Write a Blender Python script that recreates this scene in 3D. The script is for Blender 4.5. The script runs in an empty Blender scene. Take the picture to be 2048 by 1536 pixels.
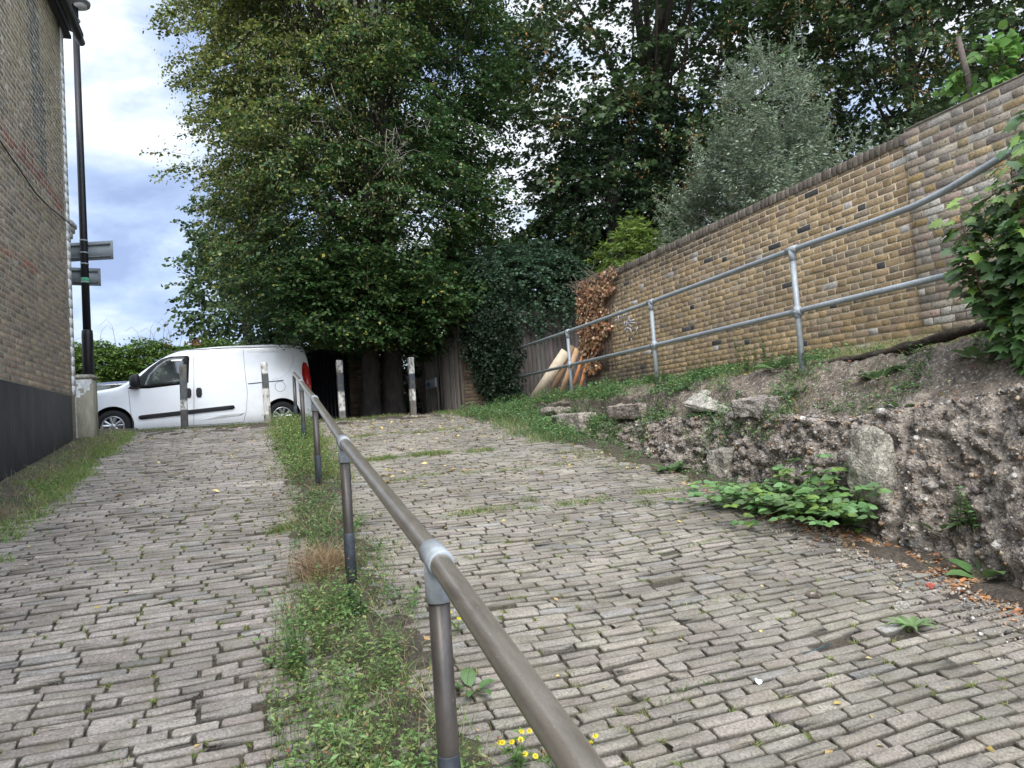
import bpy, math
import numpy as np
from mathutils import Vector, Matrix, noise as mn

# ------------------------------------------------------------------ camera
scene = bpy.context.scene
COL = scene.collection
rs = np.random.RandomState(7)
R = math.radians
F_PX, CXP, CYP = 1420., 1024., 768.
ROLL, PITCH, HEAD = R(3.9), R(2.961), R(20.273)


def ray(x, y):
    dx, dy = x - CXP, y - CYP
    c, s = math.cos(ROLL), math.sin(ROLL)
    u, v = dx * c - dy * s, dx * s + dy * c
    f = F_PX * math.cos(PITCH) + v * math.sin(PITCH)
    up = -v * math.cos(PITCH) + F_PX * math.sin(PITCH)
    return Vector((u * math.cos(HEAD) + f * math.sin(HEAD), -u * math.sin(HEAD) + f * math.cos(HEAD), up))


cam = bpy.data.cameras.new('camera')
camo = bpy.data.objects.new('camera', cam)
COL.objects.link(camo)
c0 = ray(1024, 768)
ax = (ray(1124, 768) - c0).normalized()
ay = (ray(1024, 668) - c0).normalized()
az = -c0.normalized()
camo.matrix_world = Matrix(((ax.x, ay.x, az.x, 0), (ax.y, ay.y, az.y, 0), (ax.z, ay.z, az.z, 0), (0, 0, 0, 1)))
cam.sensor_width = 36
cam.lens = 36 * F_PX / 2048
cam.clip_start = .05
cam.clip_end = 2000
scene.camera = camo

# ------------------------------------------------------------------ light
SUN_EL, SUN_AZ = R(50), R(194)          # azimuth measured from +Y towards +X
wd = bpy.data.worlds.new('World')
scene.world = wd
wd.use_nodes = True
nt = wd.node_tree
for n in list(nt.nodes):
    nt.nodes.remove(n)


def N(tree, typ, **kw):
    n = tree.nodes.new(typ)
    for k, v in kw.items():
        if k.startswith('i_'):
            n.inputs[int(k[2:])].default_value = v
        else:
            setattr(n, k, v)
    return n


out = N(nt, 'ShaderNodeOutputWorld')
bg = N(nt, 'ShaderNodeBackground')
bg.inputs[1].default_value = .1
sky = N(nt, 'ShaderNodeTexSky', sky_type='NISHITA', sun_disc=False, sun_elevation=SUN_EL, sun_rotation=SUN_AZ)
tc = N(nt, 'ShaderNodeTexCoord')
mp = N(nt, 'ShaderNodeMapping')
mp.inputs['Scale'].default_value = (1, 1, 2.2)
mp.inputs['Location'].default_value = (3.1, 1.7, .4)
nt.links.new(tc.outputs['Generated'], mp.inputs[0])
n1 = N(nt, 'ShaderNodeTexNoise')
n1.inputs['Scale'].default_value = 5.2
n1.inputs['Detail'].default_value = 9
n1.inputs['Roughness'].default_value = .56
n1.inputs['Distortion'].default_value = .25
nt.links.new(mp.outputs[0], n1.inputs['Vector'])
# a thick grey-blue cloud low in the north-west of the place, bright cloud over it


def blob(d, lo, hi):
    dp = N(nt, 'ShaderNodeVectorMath', operation='DISTANCE')
    nm = N(nt, 'ShaderNodeVectorMath', operation='NORMALIZE')
    nt.links.new(tc.outputs['Generated'], nm.inputs[0])
    nt.links.new(nm.outputs[0], dp.inputs[0])
    v = Vector(d).normalized()
    dp.inputs[1].default_value = v
    mr = N(nt, 'ShaderNodeMapRange', interpolation_type='SMOOTHSTEP')
    mr.inputs[1].default_value = lo
    mr.inputs[2].default_value = hi
    mr.inputs[3].default_value = 1
    mr.inputs[4].default_value = 0
    nt.links.new(dp.outputs['Value'], mr.inputs[0])
    return mr.outputs[0]


def mathn(op, a, b):
    m = N(nt, 'ShaderNodeMath', operation=op)
    for i, q in enumerate((a, b)):
        if isinstance(q, (int, float)):
            m.inputs[i].default_value = q
        else:
            nt.links.new(q, m.inputs[i])
    return m.outputs[0]


dark = mathn('MULTIPLY', blob((-.10, .95, .25), .03, .25), .17)
lite = mathn('MULTIPLY', blob((-.13, .89, .43), .03, .15), .08)
val = mathn('ADD', mathn('SUBTRACT', n1.outputs[0], dark), lite)
cr = N(nt, 'ShaderNodeValToRGB')
el = cr.color_ramp.elements
el[0].position = .27
el[0].color = (2.4, 3.1, 4.9, 1)
el[1].position = .57
el[1].color = (7.4, 7.7, 8.1, 1)
e = cr.color_ramp.elements.new(.38)
e.color = (3.4, 4.3, 6.1, 1)
e = cr.color_ramp.elements.new(.48)
e.color = (5.2, 5.9, 7.1, 1)
nt.links.new(val, cr.inputs[0])
mx = N(nt, 'ShaderNodeMix', data_type='RGBA')
mx.inputs[0].default_value = .85
nt.links.new(sky.outputs[0], mx.inputs[6])
nt.links.new(cr.outputs[0], mx.inputs[7])
# added glow round the sun brightens the unseen sky behind the viewer as fill
gl = mathn('ADD', mathn('MULTIPLY', blob(tuple((math.sin(SUN_AZ) * math.cos(SUN_EL), math.cos(SUN_AZ) * math.cos(SUN_EL), math.sin(SUN_EL))), .25, 1.4), 2.3), 1.0)
vs = N(nt, 'ShaderNodeVectorMath', operation='SCALE')
nt.links.new(mx.outputs[2], vs.inputs[0])
nt.links.new(gl, vs.inputs['Scale'])
nt.links.new(vs.outputs[0], bg.inputs[0])
nt.links.new(bg.outputs[0], out.inputs[0])

sl = bpy.data.lights.new('sun', 'SUN')
so = bpy.data.objects.new('sun', sl)
COL.objects.link(so)
sl.energy = 1.8
sl.angle = R(25)
sl.color = (1, .95, .86)
sd = Vector((math.sin(SUN_AZ) * math.cos(SUN_EL), math.cos(SUN_AZ) * math.cos(SUN_EL), math.sin(SUN_EL)))
so.rotation_euler = sd.to_track_quat('Z', 'Y').to_euler()
scene.view_settings.view_transform = 'Standard'
scene.view_settings.look = 'None'
scene.view_settings.exposure = 0.85
scene.view_settings.gamma = 1
scene.cycles.max_bounces = 6
scene.cycles.transparent_max_bounces = 4
scene.cycles.use_denoising = True


# ------------------------------------------------------------------ materials
def mat(name, base=(.5, .5, .5), rough=.85, metal=0., attr=False, nscale=6., namt=.3, n2=None,
        bump=None, transl=0., spec=.3, coat=0., spots=None, hue=None, stretch=None):
    m = bpy.data.materials.new(name)
    m.use_nodes = True
    t = m.node_tree
    b = t.nodes['Principled BSDF']
    L = t.links.new
    b.inputs['Roughness'].default_value = rough
    b.inputs['Metallic'].default_value = metal
    b.inputs['Specular IOR Level'].default_value = spec
    if coat:
        b.inputs['Coat Weight'].default_value = coat
        b.inputs['Coat Roughness'].default_value = .08
    tcn = N(t, 'ShaderNodeTexCoord')
    vec = tcn.outputs['Object']
    if stretch:
        mpn = N(t, 'ShaderNodeMapping')
        mpn.inputs['Scale'].default_value = stretch
        L(vec, mpn.inputs[0])
        vec = mpn.outputs[0]
    if attr:
        a = N(t, 'ShaderNodeAttribute', attribute_name='tint')
        colr = a.outputs['Color']
    else:
        rgb = N(t, 'ShaderNodeRGB')
        rgb.outputs[0].default_value = (*base, 1)
        colr = rgb.outputs[0]

    def modulate(colr, scale, lo, hi, detail=6, v=None):
        nz = N(t, 'ShaderNodeTexNoise')
        nz.inputs['Scale'].default_value = scale
        nz.inputs['Detail'].default_value = detail
        L(v or vec, nz.inputs['Vector'])
        mr = N(t, 'ShaderNodeMapRange')
        mr.inputs[1].default_value = .3
        mr.inputs[2].default_value = .7
        mr.inputs[3].default_value = lo
        mr.inputs[4].default_value = hi
        L(nz.outputs[0], mr.inputs[0])
        vm = N(t, 'ShaderNodeVectorMath', operation='SCALE')
        L(colr, vm.inputs[0])
        L(mr.outputs[0], vm.inputs['Scale'])
        return vm.outputs[0]
    if namt:
        colr = modulate(colr, nscale, 1 - namt, 1 + namt)
    if n2:
        colr = modulate(colr, n2[0], 1 - n2[1], 1 + n2[1])
    if hue:      # blend toward another colour by noise: (colour, scale, lo, hi, amount)
        nz = N(t, 'ShaderNodeTexNoise')
        nz.inputs['Scale'].default_value = hue[1]
        nz.inputs['Detail'].default_value = 7
        nz.inputs['Roughness'].default_value = .65
        L(vec, nz.inputs['Vector'])
        mr = N(t, 'ShaderNodeMapRange')
        mr.inputs[1].default_value = hue[2]
        mr.inputs[2].default_value = hue[3]
        mr.inputs[4].default_value = hue[4]
        L(nz.outputs[0], mr.inputs[0])
        mxx = N(t, 'ShaderNodeMix', data_type='RGBA')
        L(mr.outputs[0], mxx.inputs[0])
        L(colr, mxx.inputs[6])
        mxx.inputs[7].default_value = (*hue[0], 1)
        colr = mxx.outputs[2]
    if spots:    # (colour, scale, radius, amount)
        vo = N(t, 'ShaderNodeTexNoise')
        vo.inputs['Scale'].default_value = spots[1]
        vo.inputs['Detail'].default_value = 3
        L(vec, vo.inputs['Vector'])
        mr = N(t, 'ShaderNodeMapRange')
        mr.inputs[1].default_value = spots[2]
        mr.inputs[2].default_value = spots[2] + .04
        mr.inputs[4].default_value = spots[3]
        L(vo.outputs[0], mr.inputs[0])
        mxx = N(t, 'ShaderNodeMix', data_type='RGBA')
        L(mr.outputs[0], mxx.inputs[0])
        L(colr, mxx.inputs[6])
        mxx.inputs[7].default_value = (*spots[0], 1)
        colr = mxx.outputs[2]
    L(colr, b.inputs['Base Color'])
    if bump:
        nz = N(t, 'ShaderNodeTexNoise')
        nz.inputs['Scale'].default_value = bump[0]
        nz.inputs['Detail'].default_value = 8
        L(vec, nz.inputs['Vector'])
        bp = N(t, 'ShaderNodeBump')
        bp.inputs['Strength'].default_value = bump[1]
        bp.inputs['Distance'].default_value = bump[2]
        L(nz.outputs[0], bp.inputs['Height'])
        L(bp.outputs[0], b.inputs['Normal'])
    if transl:
        tr = N(t, 'ShaderNodeBsdfTranslucent')
        L(colr, tr.inputs[0])
        ms = N(t, 'ShaderNodeMixShader')
        ms.inputs[0].default_value = transl
        L(b.outputs[0], ms.inputs[1])
        L(tr.outputs[0], ms.inputs[2])
        L(ms.outputs[0], t.nodes['Material Output'].inputs[0])
    return m


M_LEAF = mat('leaf', attr=True, rough=.5, namt=.0, transl=.3, spec=.35)
M_LEAF2 = mat('glossy_leaf', attr=True, rough=.38, nscale=30, namt=.12, transl=.25, spec=.5)
M_DRY = mat('dry_leaf', attr=True, rough=.8, nscale=60, namt=.15, transl=.15)
M_BARK = mat('bark', (.042, .035, .029), nscale=5, namt=.45, bump=(14, 1, .04), stretch=(3, 3, .7))
M_TWIG = mat('twig', attr=True, nscale=20, namt=.2)
M_SETT = mat('sett_stone', attr=True, rough=.85, nscale=95, namt=.36, n2=(1.6, .22), bump=(120, .8, .006),
             hue=((.12, .105, .07), 7, .44, .74, .65), spots=((.09, .085, .07), 70, .63, .6))
M_SOIL = mat('soil', (.062, .05, .038), nscale=40, namt=.5, n2=(3, .3), bump=(60, 1, .015),
             hue=((.07, .085, .03), 2.5, .52, .66, .6), spots=((.26, .23, .19), 90, .66, .8))
M_CONC = mat('old_concrete', attr=True, rough=.95, nscale=28, namt=.5, n2=(6, .35), bump=(55, 1, .03),
             spots=((.42, .39, .35), 42, .60, .8), hue=((.085, .073, .06), 11, .54, .74, .6))
M_BRICK = mat('stock_brick', attr=True, rough=.9, nscale=45, namt=.26, n2=(3.5, .16), bump=(80, .7, .008),
              spots=((.05, .04, .03), 55, .625, .8), hue=((.13, .105, .08), 1.3, .46, .72, .6))
M_MORT = mat('mortar', attr=True, rough=.95, nscale=20, namt=.25, bump=(90, .6, .004))
M_ATTR = mat('painted', attr=True, rough=.7, nscale=25, namt=.18, bump=(50, .3, .004))
M_GALV = mat('galvanised_steel', (.28, .305, .32), rough=.55, metal=.2, nscale=45, namt=.16, n2=(4, .15), spec=.5)
M_RAILT = mat('worn_rail_paint', (.27, .24, .20), rough=.30, metal=.55, nscale=9, namt=.16, spec=.5,
              n2=(160, .10), spots=((.42, .41, .38), 40, .69, .8), stretch=(3, .5, 3), hue=((.13, .105, .085), 6, .5, .72, .65))
M_RAILP = mat('post_paint', (.078, .068, .06), rough=.42, metal=.3, nscale=12, namt=.25, spec=.5,
              n2=(90, .12), spots=((.4, .38, .34), 60, .73, .8), stretch=(1, 1, .5))
M_RAILB = mat('post_sleeve', (.055, .062, .075), rough=.6, metal=.2, nscale=18, namt=.3, n2=(80, .15))
M_BLACK = mat('black_paint', (.012, .012, .014), rough=.4, nscale=8, namt=.2)
M_BLACKW = mat('black_render', (.022, .022, .027), rough=.55, nscale=5, namt=.3, n2=(50, .2), bump=(16, .5, .012),
               spots=((.33, .33, .32), 15, .755, .8), stretch=(1, 1, .35), hue=((.055, .052, .048), 2.5, .5, .75, .7))
M_WHITE = mat('van_paint', (.80, .82, .84), rough=.22, nscale=2, namt=.04, coat=.8, spec=.5, hue=((.55, .53, .49), 2.2, .5, .8, .35))
M_PLAST = mat('dark_plastic', (.018, .018, .02), rough=.55, nscale=20, namt=.1)
M_RUBB = mat('tyre_rubber', (.016, .016, .017), rough=.8, nscale=30, namt=.2)
M_ALLOY = mat('alloy', (.42, .43, .44), rough=.3, metal=.7, nscale=10, namt=.1)
M_GLASS = mat('dark_glass', (.035, .042, .04), rough=.04, nscale=2.5, namt=.6, spec=1., hue=((.16, .18, .165), 2.6, .5, .56, .7))
M_RED = mat('red_lens', (.42, .012, .012), rough=.18, nscale=14, namt=.35, coat=.5)
M_SIGNB = mat('sign_back', (.20, .22, .225), rough=.5, metal=.1, nscale=5, namt=.08)
M_WOODG = mat('grey_boards', attr=True, rough=.9, nscale=9, namt=.35, bump=(30, .6, .01), stretch=(6, 6, .5))
M_BLUE = mat('car_paint_blue', (.05, .07, .12), rough=.25, namt=.05, coat=.6)


# ------------------------------------------------------------------ mesh building
class B:
    def __init__(s):
        s.V, s.C, s.F, s.n = [], [], {}, 0

    def add(s, V, F, col=(.5, .5, .5)):
        V = np.asarray(V, float).reshape(-1, 3)
        s.V.append(V)
        c = np.asarray(col, float)
        if c.ndim == 1:
            c = np.tile(c, (len(V), 1))
        s.C.append(c)
        if not isinstance(F, list) or (len(F) and isinstance(F[0], (list, tuple))):
            if isinstance(F, np.ndarray):
                F = [F]
            else:
                d = {}
                for f in F:
                    d.setdefault(len(f), []).append(f)
                F = [np.array(v) for v in d.values()]
        for f in F:
            if len(f):
                s.F.setdefault(f.shape[1], []).append(f + s.n)
        s.n += len(V)
        return s

    def build(s, name, m, parent=None, smooth=False):
        me = bpy.data.meshes.new(name)
        V = np.concatenate(s.V) if s.V else np.zeros((0, 3))
        C = np.concatenate(s.C) if s.C else np.zeros((0, 3))
        loops, starts, tot, st = [], [], [], 0
        for k, fs in s.F.items():
            f = np.concatenate(fs)
            loops.append(f.ravel())
            starts.append(st + np.arange(len(f)) * k)
            tot.append(np.full(len(f), k))
            st += f.size
        me.vertices.add(len(V))
        me.vertices.foreach_set('co', V.ravel())
        L = np.concatenate(loops).astype(np.int32)
        me.loops.add(len(L))
        me.loops.foreach_set('vertex_index', L)
        S = np.concatenate(starts).astype(np.int32)
        me.polygons.add(len(S))
        me.polygons.foreach_set('loop_start', S)
        me.polygons.foreach_set('loop_total', np.concatenate(tot).astype(np.int32))
        if smooth:
            me.polygons.foreach_set('use_smooth', np.ones(len(S), bool))
        me.update(calc_edges=True)
        a = me.attributes.new('tint', 'FLOAT_COLOR', 'POINT')
        a.data.foreach_set('color', np.concatenate([C, np.ones((len(C), 1))], 1).astype(np.float32).ravel())
        me.materials.append(m)
        o = bpy.data.objects.new(name, me)
        COL.objects.link(o)
        if parent:
            o.parent = parent
            o.matrix_parent_inverse = parent.matrix_world.inverted() if False else Matrix.Translation(-Vector(parent.location))
        return o

    # primitives
    def box(s, x0, x1, y0, y1, z0, z1, col=(.5, .5, .5), bev=0.):
        if bev <= 0:
            V = [(x, y, z) for z in (z0, z1) for y in (y0, y1) for x in (x0, x1)]
            F = [(0, 2, 3, 1), (4, 5, 7, 6), (0, 1, 5, 4), (2, 6, 7, 3), (0, 4, 6, 2), (1, 3, 7, 5)]
            return s.add(V, F, col)
        V = []
        for zi, (z, zz) in enumerate(((z0, z0 + bev), (z1, z1 - bev))):
            pass
        V = []
        for z, i in ((z0, bev), (z0 + bev, 0), (z1 - bev, 0), (z1, bev)):
            for (x, y, sx, sy) in ((x0, y0, 1, 1), (x1, y0, -1, 1), (x1, y1, -1, -1), (x0, y1, 1, -1)):
                # two verts per corner (chamfer)
                if (sx, sy) in ((1, 1), (-1, -1)):
                    V += [(x + sx * i, y + sy * max(bev, i), z), (x + sx * max(bev, i), y + sy * i, z)]
                else:
                    V += [(x + sx * max(bev, i), y + sy * i, z), (x + sx * i, y + sy * max(bev, i), z)]
        F = []
        for k in range(3):
            for j in range(8):
                a, b_ = k * 8 + j, k * 8 + (j + 1) % 8
                F.append((a, b_, b_ + 8, a + 8))
        F.append(tuple(reversed(range(8))))
        F.append(tuple(range(24, 32)))
        return s.add(V, F, col)

    def tube(s, pts, rad, n=8, col=(.5, .5, .5), caps=True):
        pts = [Vector(p) for p in pts]
        if not hasattr(rad, '__len__'):
            rad = [rad] * len(pts)
        V, F = [], []
        prev = None
        for i, p in enumerate(pts):
            d = (pts[min(i + 1, len(pts) - 1)] - pts[max(i - 1, 0)]).normalized()
            if prev is None:
                a = d.orthogonal().normalized()
            else:
                a = (prev - d * prev.dot(d)).normalized()
            prev = a
            b_ = d.cross(a)
            for j in range(n):
                t = 2 * math.pi * j / n
                V.append(p + (a * math.cos(t) + b_ * math.sin(t)) * rad[i])
        for i in range(len(pts) - 1):
            for j in range(n):
                k = (j + 1) % n
                F.append((i * n + j, i * n + k, (i + 1) * n + k, (i + 1) * n + j))
        if caps:
            F.append(tuple(reversed(range(n))))
            F.append(tuple(range((len(pts) - 1) * n, len(pts) * n)))
        return s.add([tuple(v) for v in V], F, col)

    def prisms(s, A, Bq, ra, rb, col=(.08, .06, .045)):
        """many thin three-sided twigs"""
        A, Bq = np.asarray(A, float), np.asarray(Bq, float)
        d = Bq - A
        d /= np.linalg.norm(d, axis=1, keepdims=True) + 1e-9
        up = np.where(np.abs(d[:, 2:3]) > .9, [[1., 0, 0]], [[0., 0, 1]])
        a = np.cross(d, up)
        a /= np.linalg.norm(a, axis=1, keepdims=True)
        b_ = np.cross(d, a)
        vs = []
        for P, r in ((A, ra), (Bq, rb)):
            r = np.asarray(r, float).reshape(-1, 1)
            for j in range(3):
                t = 2 * math.pi * j / 3
                vs.append(P + (a * math.cos(t) + b_ * math.sin(t)) * r)
        V = np.stack(vs, 1)
        base = (np.arange(len(A)) * 6)[:, None, None]
        f = np.array([(0, 1, 4, 3), (1, 2, 5, 4), (2, 0, 3, 5)])[None]
        return s.add(V.reshape(-1, 3), (f + base).reshape(-1, 4), col)

    def leaves(s, P, D, Nn, size, tmpl, col, aspect=1.):
        """P base points, D directions, Nn normals, tmpl (verts (along, side, lift), faces)"""
        P, D, Nn = (np.asarray(q, float) for q in (P, D, Nn))
        if len(P) == 0:
            return s
        D = D / (np.linalg.norm(D, axis=1, keepdims=True) + 1e-9)
        S = np.cross(Nn, D)
        S /= np.linalg.norm(S, axis=1, keepdims=True) + 1e-9
        Nn = np.cross(D, S)
        size = np.broadcast_to(np.asarray(size, float), (len(P),)).reshape(-1, 1, 1)
        tv, tf = tmpl
        tv = np.asarray(tv, float)
        V = P[:, None] + size * (tv[None, :, 0:1] * D[:, None] + aspect * tv[None, :, 1:2] * S[:, None] + tv[None, :, 2:3] * Nn[:, None])
        k = len(tv)
        col = np.asarray(col, float)
        if col.ndim == 1:
            col = np.tile(col, (len(P), 1))
        C = np.repeat(col, k, 0)
        d = {}
        for f in tf:
            d.setdefault(len(f), []).append(f)
        Fs = []
        for fl in d.values():
            fl = np.array(fl)
            Fs.append((fl[None] + (np.arange(len(P)) * k)[:, None, None]).reshape(-1, fl.shape[1]))
        return s.add(V.reshape(-1, 3), Fs, C)


T_KITE = ([(0, 0, 0), (.45, .28, .06), (1, 0, -.08), (.45, -.28, .06)], [(0, 1, 2), (0, 2, 3)])
T_LANCE = ([(0, 0, 0), (.4, .12, .02), (1, 0, -.05), (.4, -.12, .02)], [(0, 1, 2), (0, 2, 3)])
T_HEART = ([(0, 0, 0), (.05, .3, .04), (.4, .45, .02), (.8, .25, -.05), (1.05, 0, -.12), (.8, -.25, -.05), (.4, -.45, .02), (.05, -.3, .04), (.5, 0, -.03)],
           [(0, 8, 2, 1), (8, 4, 3, 2), (0, 7, 6, 8), (8, 6, 5, 4)])
T_OVAL = ([(0, 0, 0), (.1, .32, .03), (.5, .42, 0), (1.0, 0, -.1), (.5, -.42, 0), (.1, -.32, .03)], [(0, 3, 2, 1), (0, 5, 4, 3)])
T_MAPLE = ([(0, 0, 0), (-.08, .32, .02), (.12, .3, 0), (.28, .55, -.06), (.38, .28, 0), (.55, .42, -.04), (.62, .2, 0), (1, 0, -.1),
            (.62, -.2, 0), (.55, -.42, -.04), (.38, -.28, 0), (.28, -.55, -.06), (.12, -.3, 0), (-.08, -.32, .02), (.4, 0, .05)],
           [(0, 14, 2, 1), (14, 4, 3, 2), (14, 6, 5, 4), (14, 8, 7, 6), (14, 10, 9, 8), (14, 12, 11, 10), (14, 0, 13, 12)])
T_DOCK = ([(0, 0, 0), (.15, .16, .05), (.15, -.16, .05), (.4, .24, .12), (.4, -.24, .12), (.4, 0, .08), (.75, .17, .08), (.75, -.17, .08), (.75, 0, .04), (1, 0, -.1), (.15, 0, 0)],
          [(0, 10, 1), (0, 2, 10), (10, 5, 3, 1), (2, 4, 5, 10), (5, 8, 6, 3), (4, 7, 8, 5), (8, 9, 6), (7, 9, 8)])
T_BLADE = ([(0, .5, 0), (0, -.5, 0), (.55, .38, .0), (.55, -.38, .0), (1, 0, -.22)], [(0, 1, 3, 2), (2, 3, 4)])


def rnd(n, lo=0., hi=1.):
    return rs.uniform(lo, hi, n)


def unit(n):
    v = rs.normal(size=(n, 3))
    return v / np.linalg.norm(v, axis=1, keepdims=True)


def vary(base, n, amt=.25, other=None, p=0.):
    c = np.tile(np.array(base, float), (n, 1)) * rs.uniform(1 - amt, 1 + amt, (n, 1)) * rs.uniform(1 - amt * .3, 1 + amt * .3, (n, 3))
    if other is not None:
        k = rs.rand(n) < p
        c[k] = np.array(other) * rs.uniform(1 - amt, 1 + amt, (k.sum(), 1))
    return c


def tag(o, label=None, cat=None, group=None, kind=None):
    for k, v in (('label', label), ('category', cat), ('group', group), ('kind', kind)):
        if v:
            o[k] = v
    return o


def thing(name, loc, label, cat, group=None):
    o = bpy.data.objects.new(name, None)
    COL.objects.link(o)
    o.location = loc
    o.empty_display_size = .1
    return tag(o, label, cat, group)


def nz(x, y, z=0., s=1.):
    return mn.noise(Vector((x * s, y * s, z * s)))


def smooth(a, b, t):
    t = np.clip((np.asarray(t, float) - a) / (b - a), 0, 1)
    return t * t * (3 - 2 * t)


# ------------------------------------------------------------------ ground heights
def gz(x, y):
    """top of the paving; the ramp climbs northward to a crest at y = 14"""
    x, y = np.asarray(x, float), np.asarray(y, float)
    a = -1.6 + .131 * y
    k = .035
    h = -k * np.log(np.exp(-np.clip(a, -3, 3) / k / 1.) + np.exp(-.27 / k)) if False else np.minimum(a, .27) - k * np.exp(-np.abs(a - .27) / k) * .7
    h = h + .010 * np.sin(x * 1.9 + y * .7) * np.sin(y * 1.3 - x * .8) + .006 * np.sin(x * 5.1 + 1) * np.sin(y * 3.7)
    h = h - .16 * smooth(14.9, 15.6, y) * smooth(1.9, 1.2, x)
    h = h + .02 * np.exp(-((x - .55) / .28) ** 2) * smooth(14.6, 13, y)
    h = h + .05 * smooth(-1.9, -2.5, x)
    return h


XE_Y = [-2, 0, 2.9, 4.2, 6.2, 10, 11.5, 13.5, 16]
XE_X = [3.9, 3.95, 4.12, 4.38, 4.55, 4.72, 4.78, 4.5, 4.4]


def xe(y):
    return np.interp(y, XE_Y, XE_X) + .05 * np.sin(np.asarray(y) * 2.3) + .03 * np.sin(np.asarray(y) * 5.9)


def bank_profile(y):
    """list of (x, z) from the paving edge up to the wall"""
    e = float(xe(y))
    g = float(gz(e, y))
    zt = float(np.interp(y, [0, 3, 3.6, 4.6, 6, 8, 10, 11.5, 13, 15], [.02, -.0, -.08, -.2, -.11, -.15, -.12, .0, .18, .3]))
    lean = float(np.interp(y, [0, 3.3, 4.5, 12], [.5, .42, .2, .12]))
    zt = max(zt, g + .06)
    mid = float(np.interp(y, [0, 3.5, 4.5, 6, 8, 14], [.14, .12, .06, .12, .2, .3]))
    return [(e - .35, g - .10), (e, g - .03), (e + lean * .35, g + (zt - g) * .45), (e + lean, zt), (e + lean + .12, zt + .03), (4.98, max(mid, zt + .05)), (5.25, .34 if y > 4 else .36),
            (5.7, .40), (6.3, .45), (7.5, .5)]


def bank_z(x, y):
    p = bank_profile(y)
    return float(np.interp(x, [q[0] for q in p], [q[1] for q in p]))


def any_z(x, y):
    """height of whatever ground is under (x, y)"""
    if x > float(xe(y)) and y < 15:
        return bank_z(x, y)
    return float(gz(x, y))


# ------------------------------------------------------------------ setting: ground, road, paving, bank
def grid(xs, ys, zf):
    X, Y = np.meshgrid(xs, ys)
    Z = zf(X, Y)
    V = np.stack([X, Y, Z], -1).reshape(-1, 3)
    nx, ny = len(xs), len(ys)
    i = np.arange(ny - 1)[:, None] * nx + np.arange(nx - 1)[None]
    F = np.stack([i, i + 1, i + nx + 1, i + nx], -1).reshape(-1, 4)
    return V, F


def vnoise(X, Y, sx, seed=0., octs=3):
    Z = np.zeros_like(X, dtype=float)
    f = X.ravel()
    g = Y.ravel()
    out_ = np.array([mn.fractal(Vector((a * sx, b * sx, seed)), .6, 2.1, octs) for a, b in zip(f, g)])
    return out_.reshape(X.shape)


def soil_z(X, Y):
    """soil sheet: just under the stones in the joints, over them in the verges"""
    n = vnoise(X, Y, 1.7, 3.)
    n2_ = vnoise(X, Y, 9., 8.)
    lift = np.zeros_like(X)
    # verge by the house
    lift = np.maximum(lift, .075 * smooth(-2.0, -2.25, X + .28 * n) * np.ones_like(Y))
    # strip under the middle handrail
    wid = .17 + .20 * n + .09 * smooth(6, 10, Y)
    cen = .48 + .015 * Y
    lift = np.maximum(lift, (.035 + .03 * n2_) * smooth(wid + .12, wid - .08, np.abs(X - cen)))
    # foot of the bank
    e = xe(Y)
    lift = np.maximum(lift, .06 * smooth(e - .28 - .35 * smooth(6.5, 8.5, Y), e - .06, X + .22 * n))
    lift = np.maximum(lift, .045 * smooth(.16, .34, n) * smooth(13., 13.6, Y))
    return gz(X, Y) - .020 + lift + .006 * n2_


xs = np.arange(-2.75, 5.15, .045)
ys = np.concatenate([np.arange(-.2, 8, .045), np.arange(8, 16.3, .08)])
V, F = grid(xs, ys, soil_z)
tag(B().add(V, F).build('soil_ground', M_SOIL, smooth=True), kind='structure')
# far ground sheets
b = B()
M_GRD = mat('far_ground', (.10, .095, .08), nscale=2, namt=.3)
b.add([(-200, 15.9, .09), (200, 15.9, .09), (200, 400, .09), (-200, 400, .09)], [(0, 1, 2, 3)])
b.add([(7.3, -30, .40), (200, -30, .40), (200, 15.9, .40), (7.3, 15.9, .40)], [(0, 1, 2, 3)])
b.add([(-200, -30, -1.9), (-2.7, -30, -1.9), (-2.7, 15.9, .05), (-200, 15.9, .05)], [(0, 1, 2, 3)])
b.add([(-2.7, -30, -5.55), (5.2, -30, -5.55), (5.2, -.15, -1.66), (-2.7, -.15, -1.66)], [(0, 1, 2, 3)])
tag(b.build('ground', M_GRD), kind='structure')
b = B()
M_ROAD = mat('road_asphalt', (.055, .055, .056), nscale=60, namt=.3, bump=(80, .5, .005))
b.add([(-30, 15.55, .105), (2.0, 15.55, .105), (2.0, 20.3, .105), (-30, 20.3, .105)], [(0, 1, 2, 3)])
tag(b.build('road', M_ROAD), kind='structure')
V, F = grid(np.arange(1.2, 5.3, .1), np.arange(15.6, 21.5, .1), lambda X, Y: .235 + .03 * vnoise(X, Y, 1.5, 4.))
tag(B().add(V, F).build('verge', M_SOIL, smooth=True), kind='structure')

# --- setts: every stone modelled, one sheet of paving
ring = []
Vs, Cs = [], []
y = .55
row = 0
stones = []
while y < 14.25:
    d = .054 + .012 * rs.rand()
    x = -2.62 + .2 * rs.rand()
    lim = float(xe(y)) - .02
    while x < lim:
        right = x > .7
        L_ = rs.uniform(.15, .27) if right else rs.uniform(.17, .28)
        if rs.rand() < .08:
            L_ *= .6
        if rs.rand() < .992:
            stones.append((x + L_ / 2, y + d / 2, L_, d))
        x += L_ + rs.uniform(.007, .016)
    y += d + rs.uniform(.012, .018)
    row += 1
S = np.array(stones)
n = len(S)
cx, cy, L_, D_ = S.T
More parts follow.
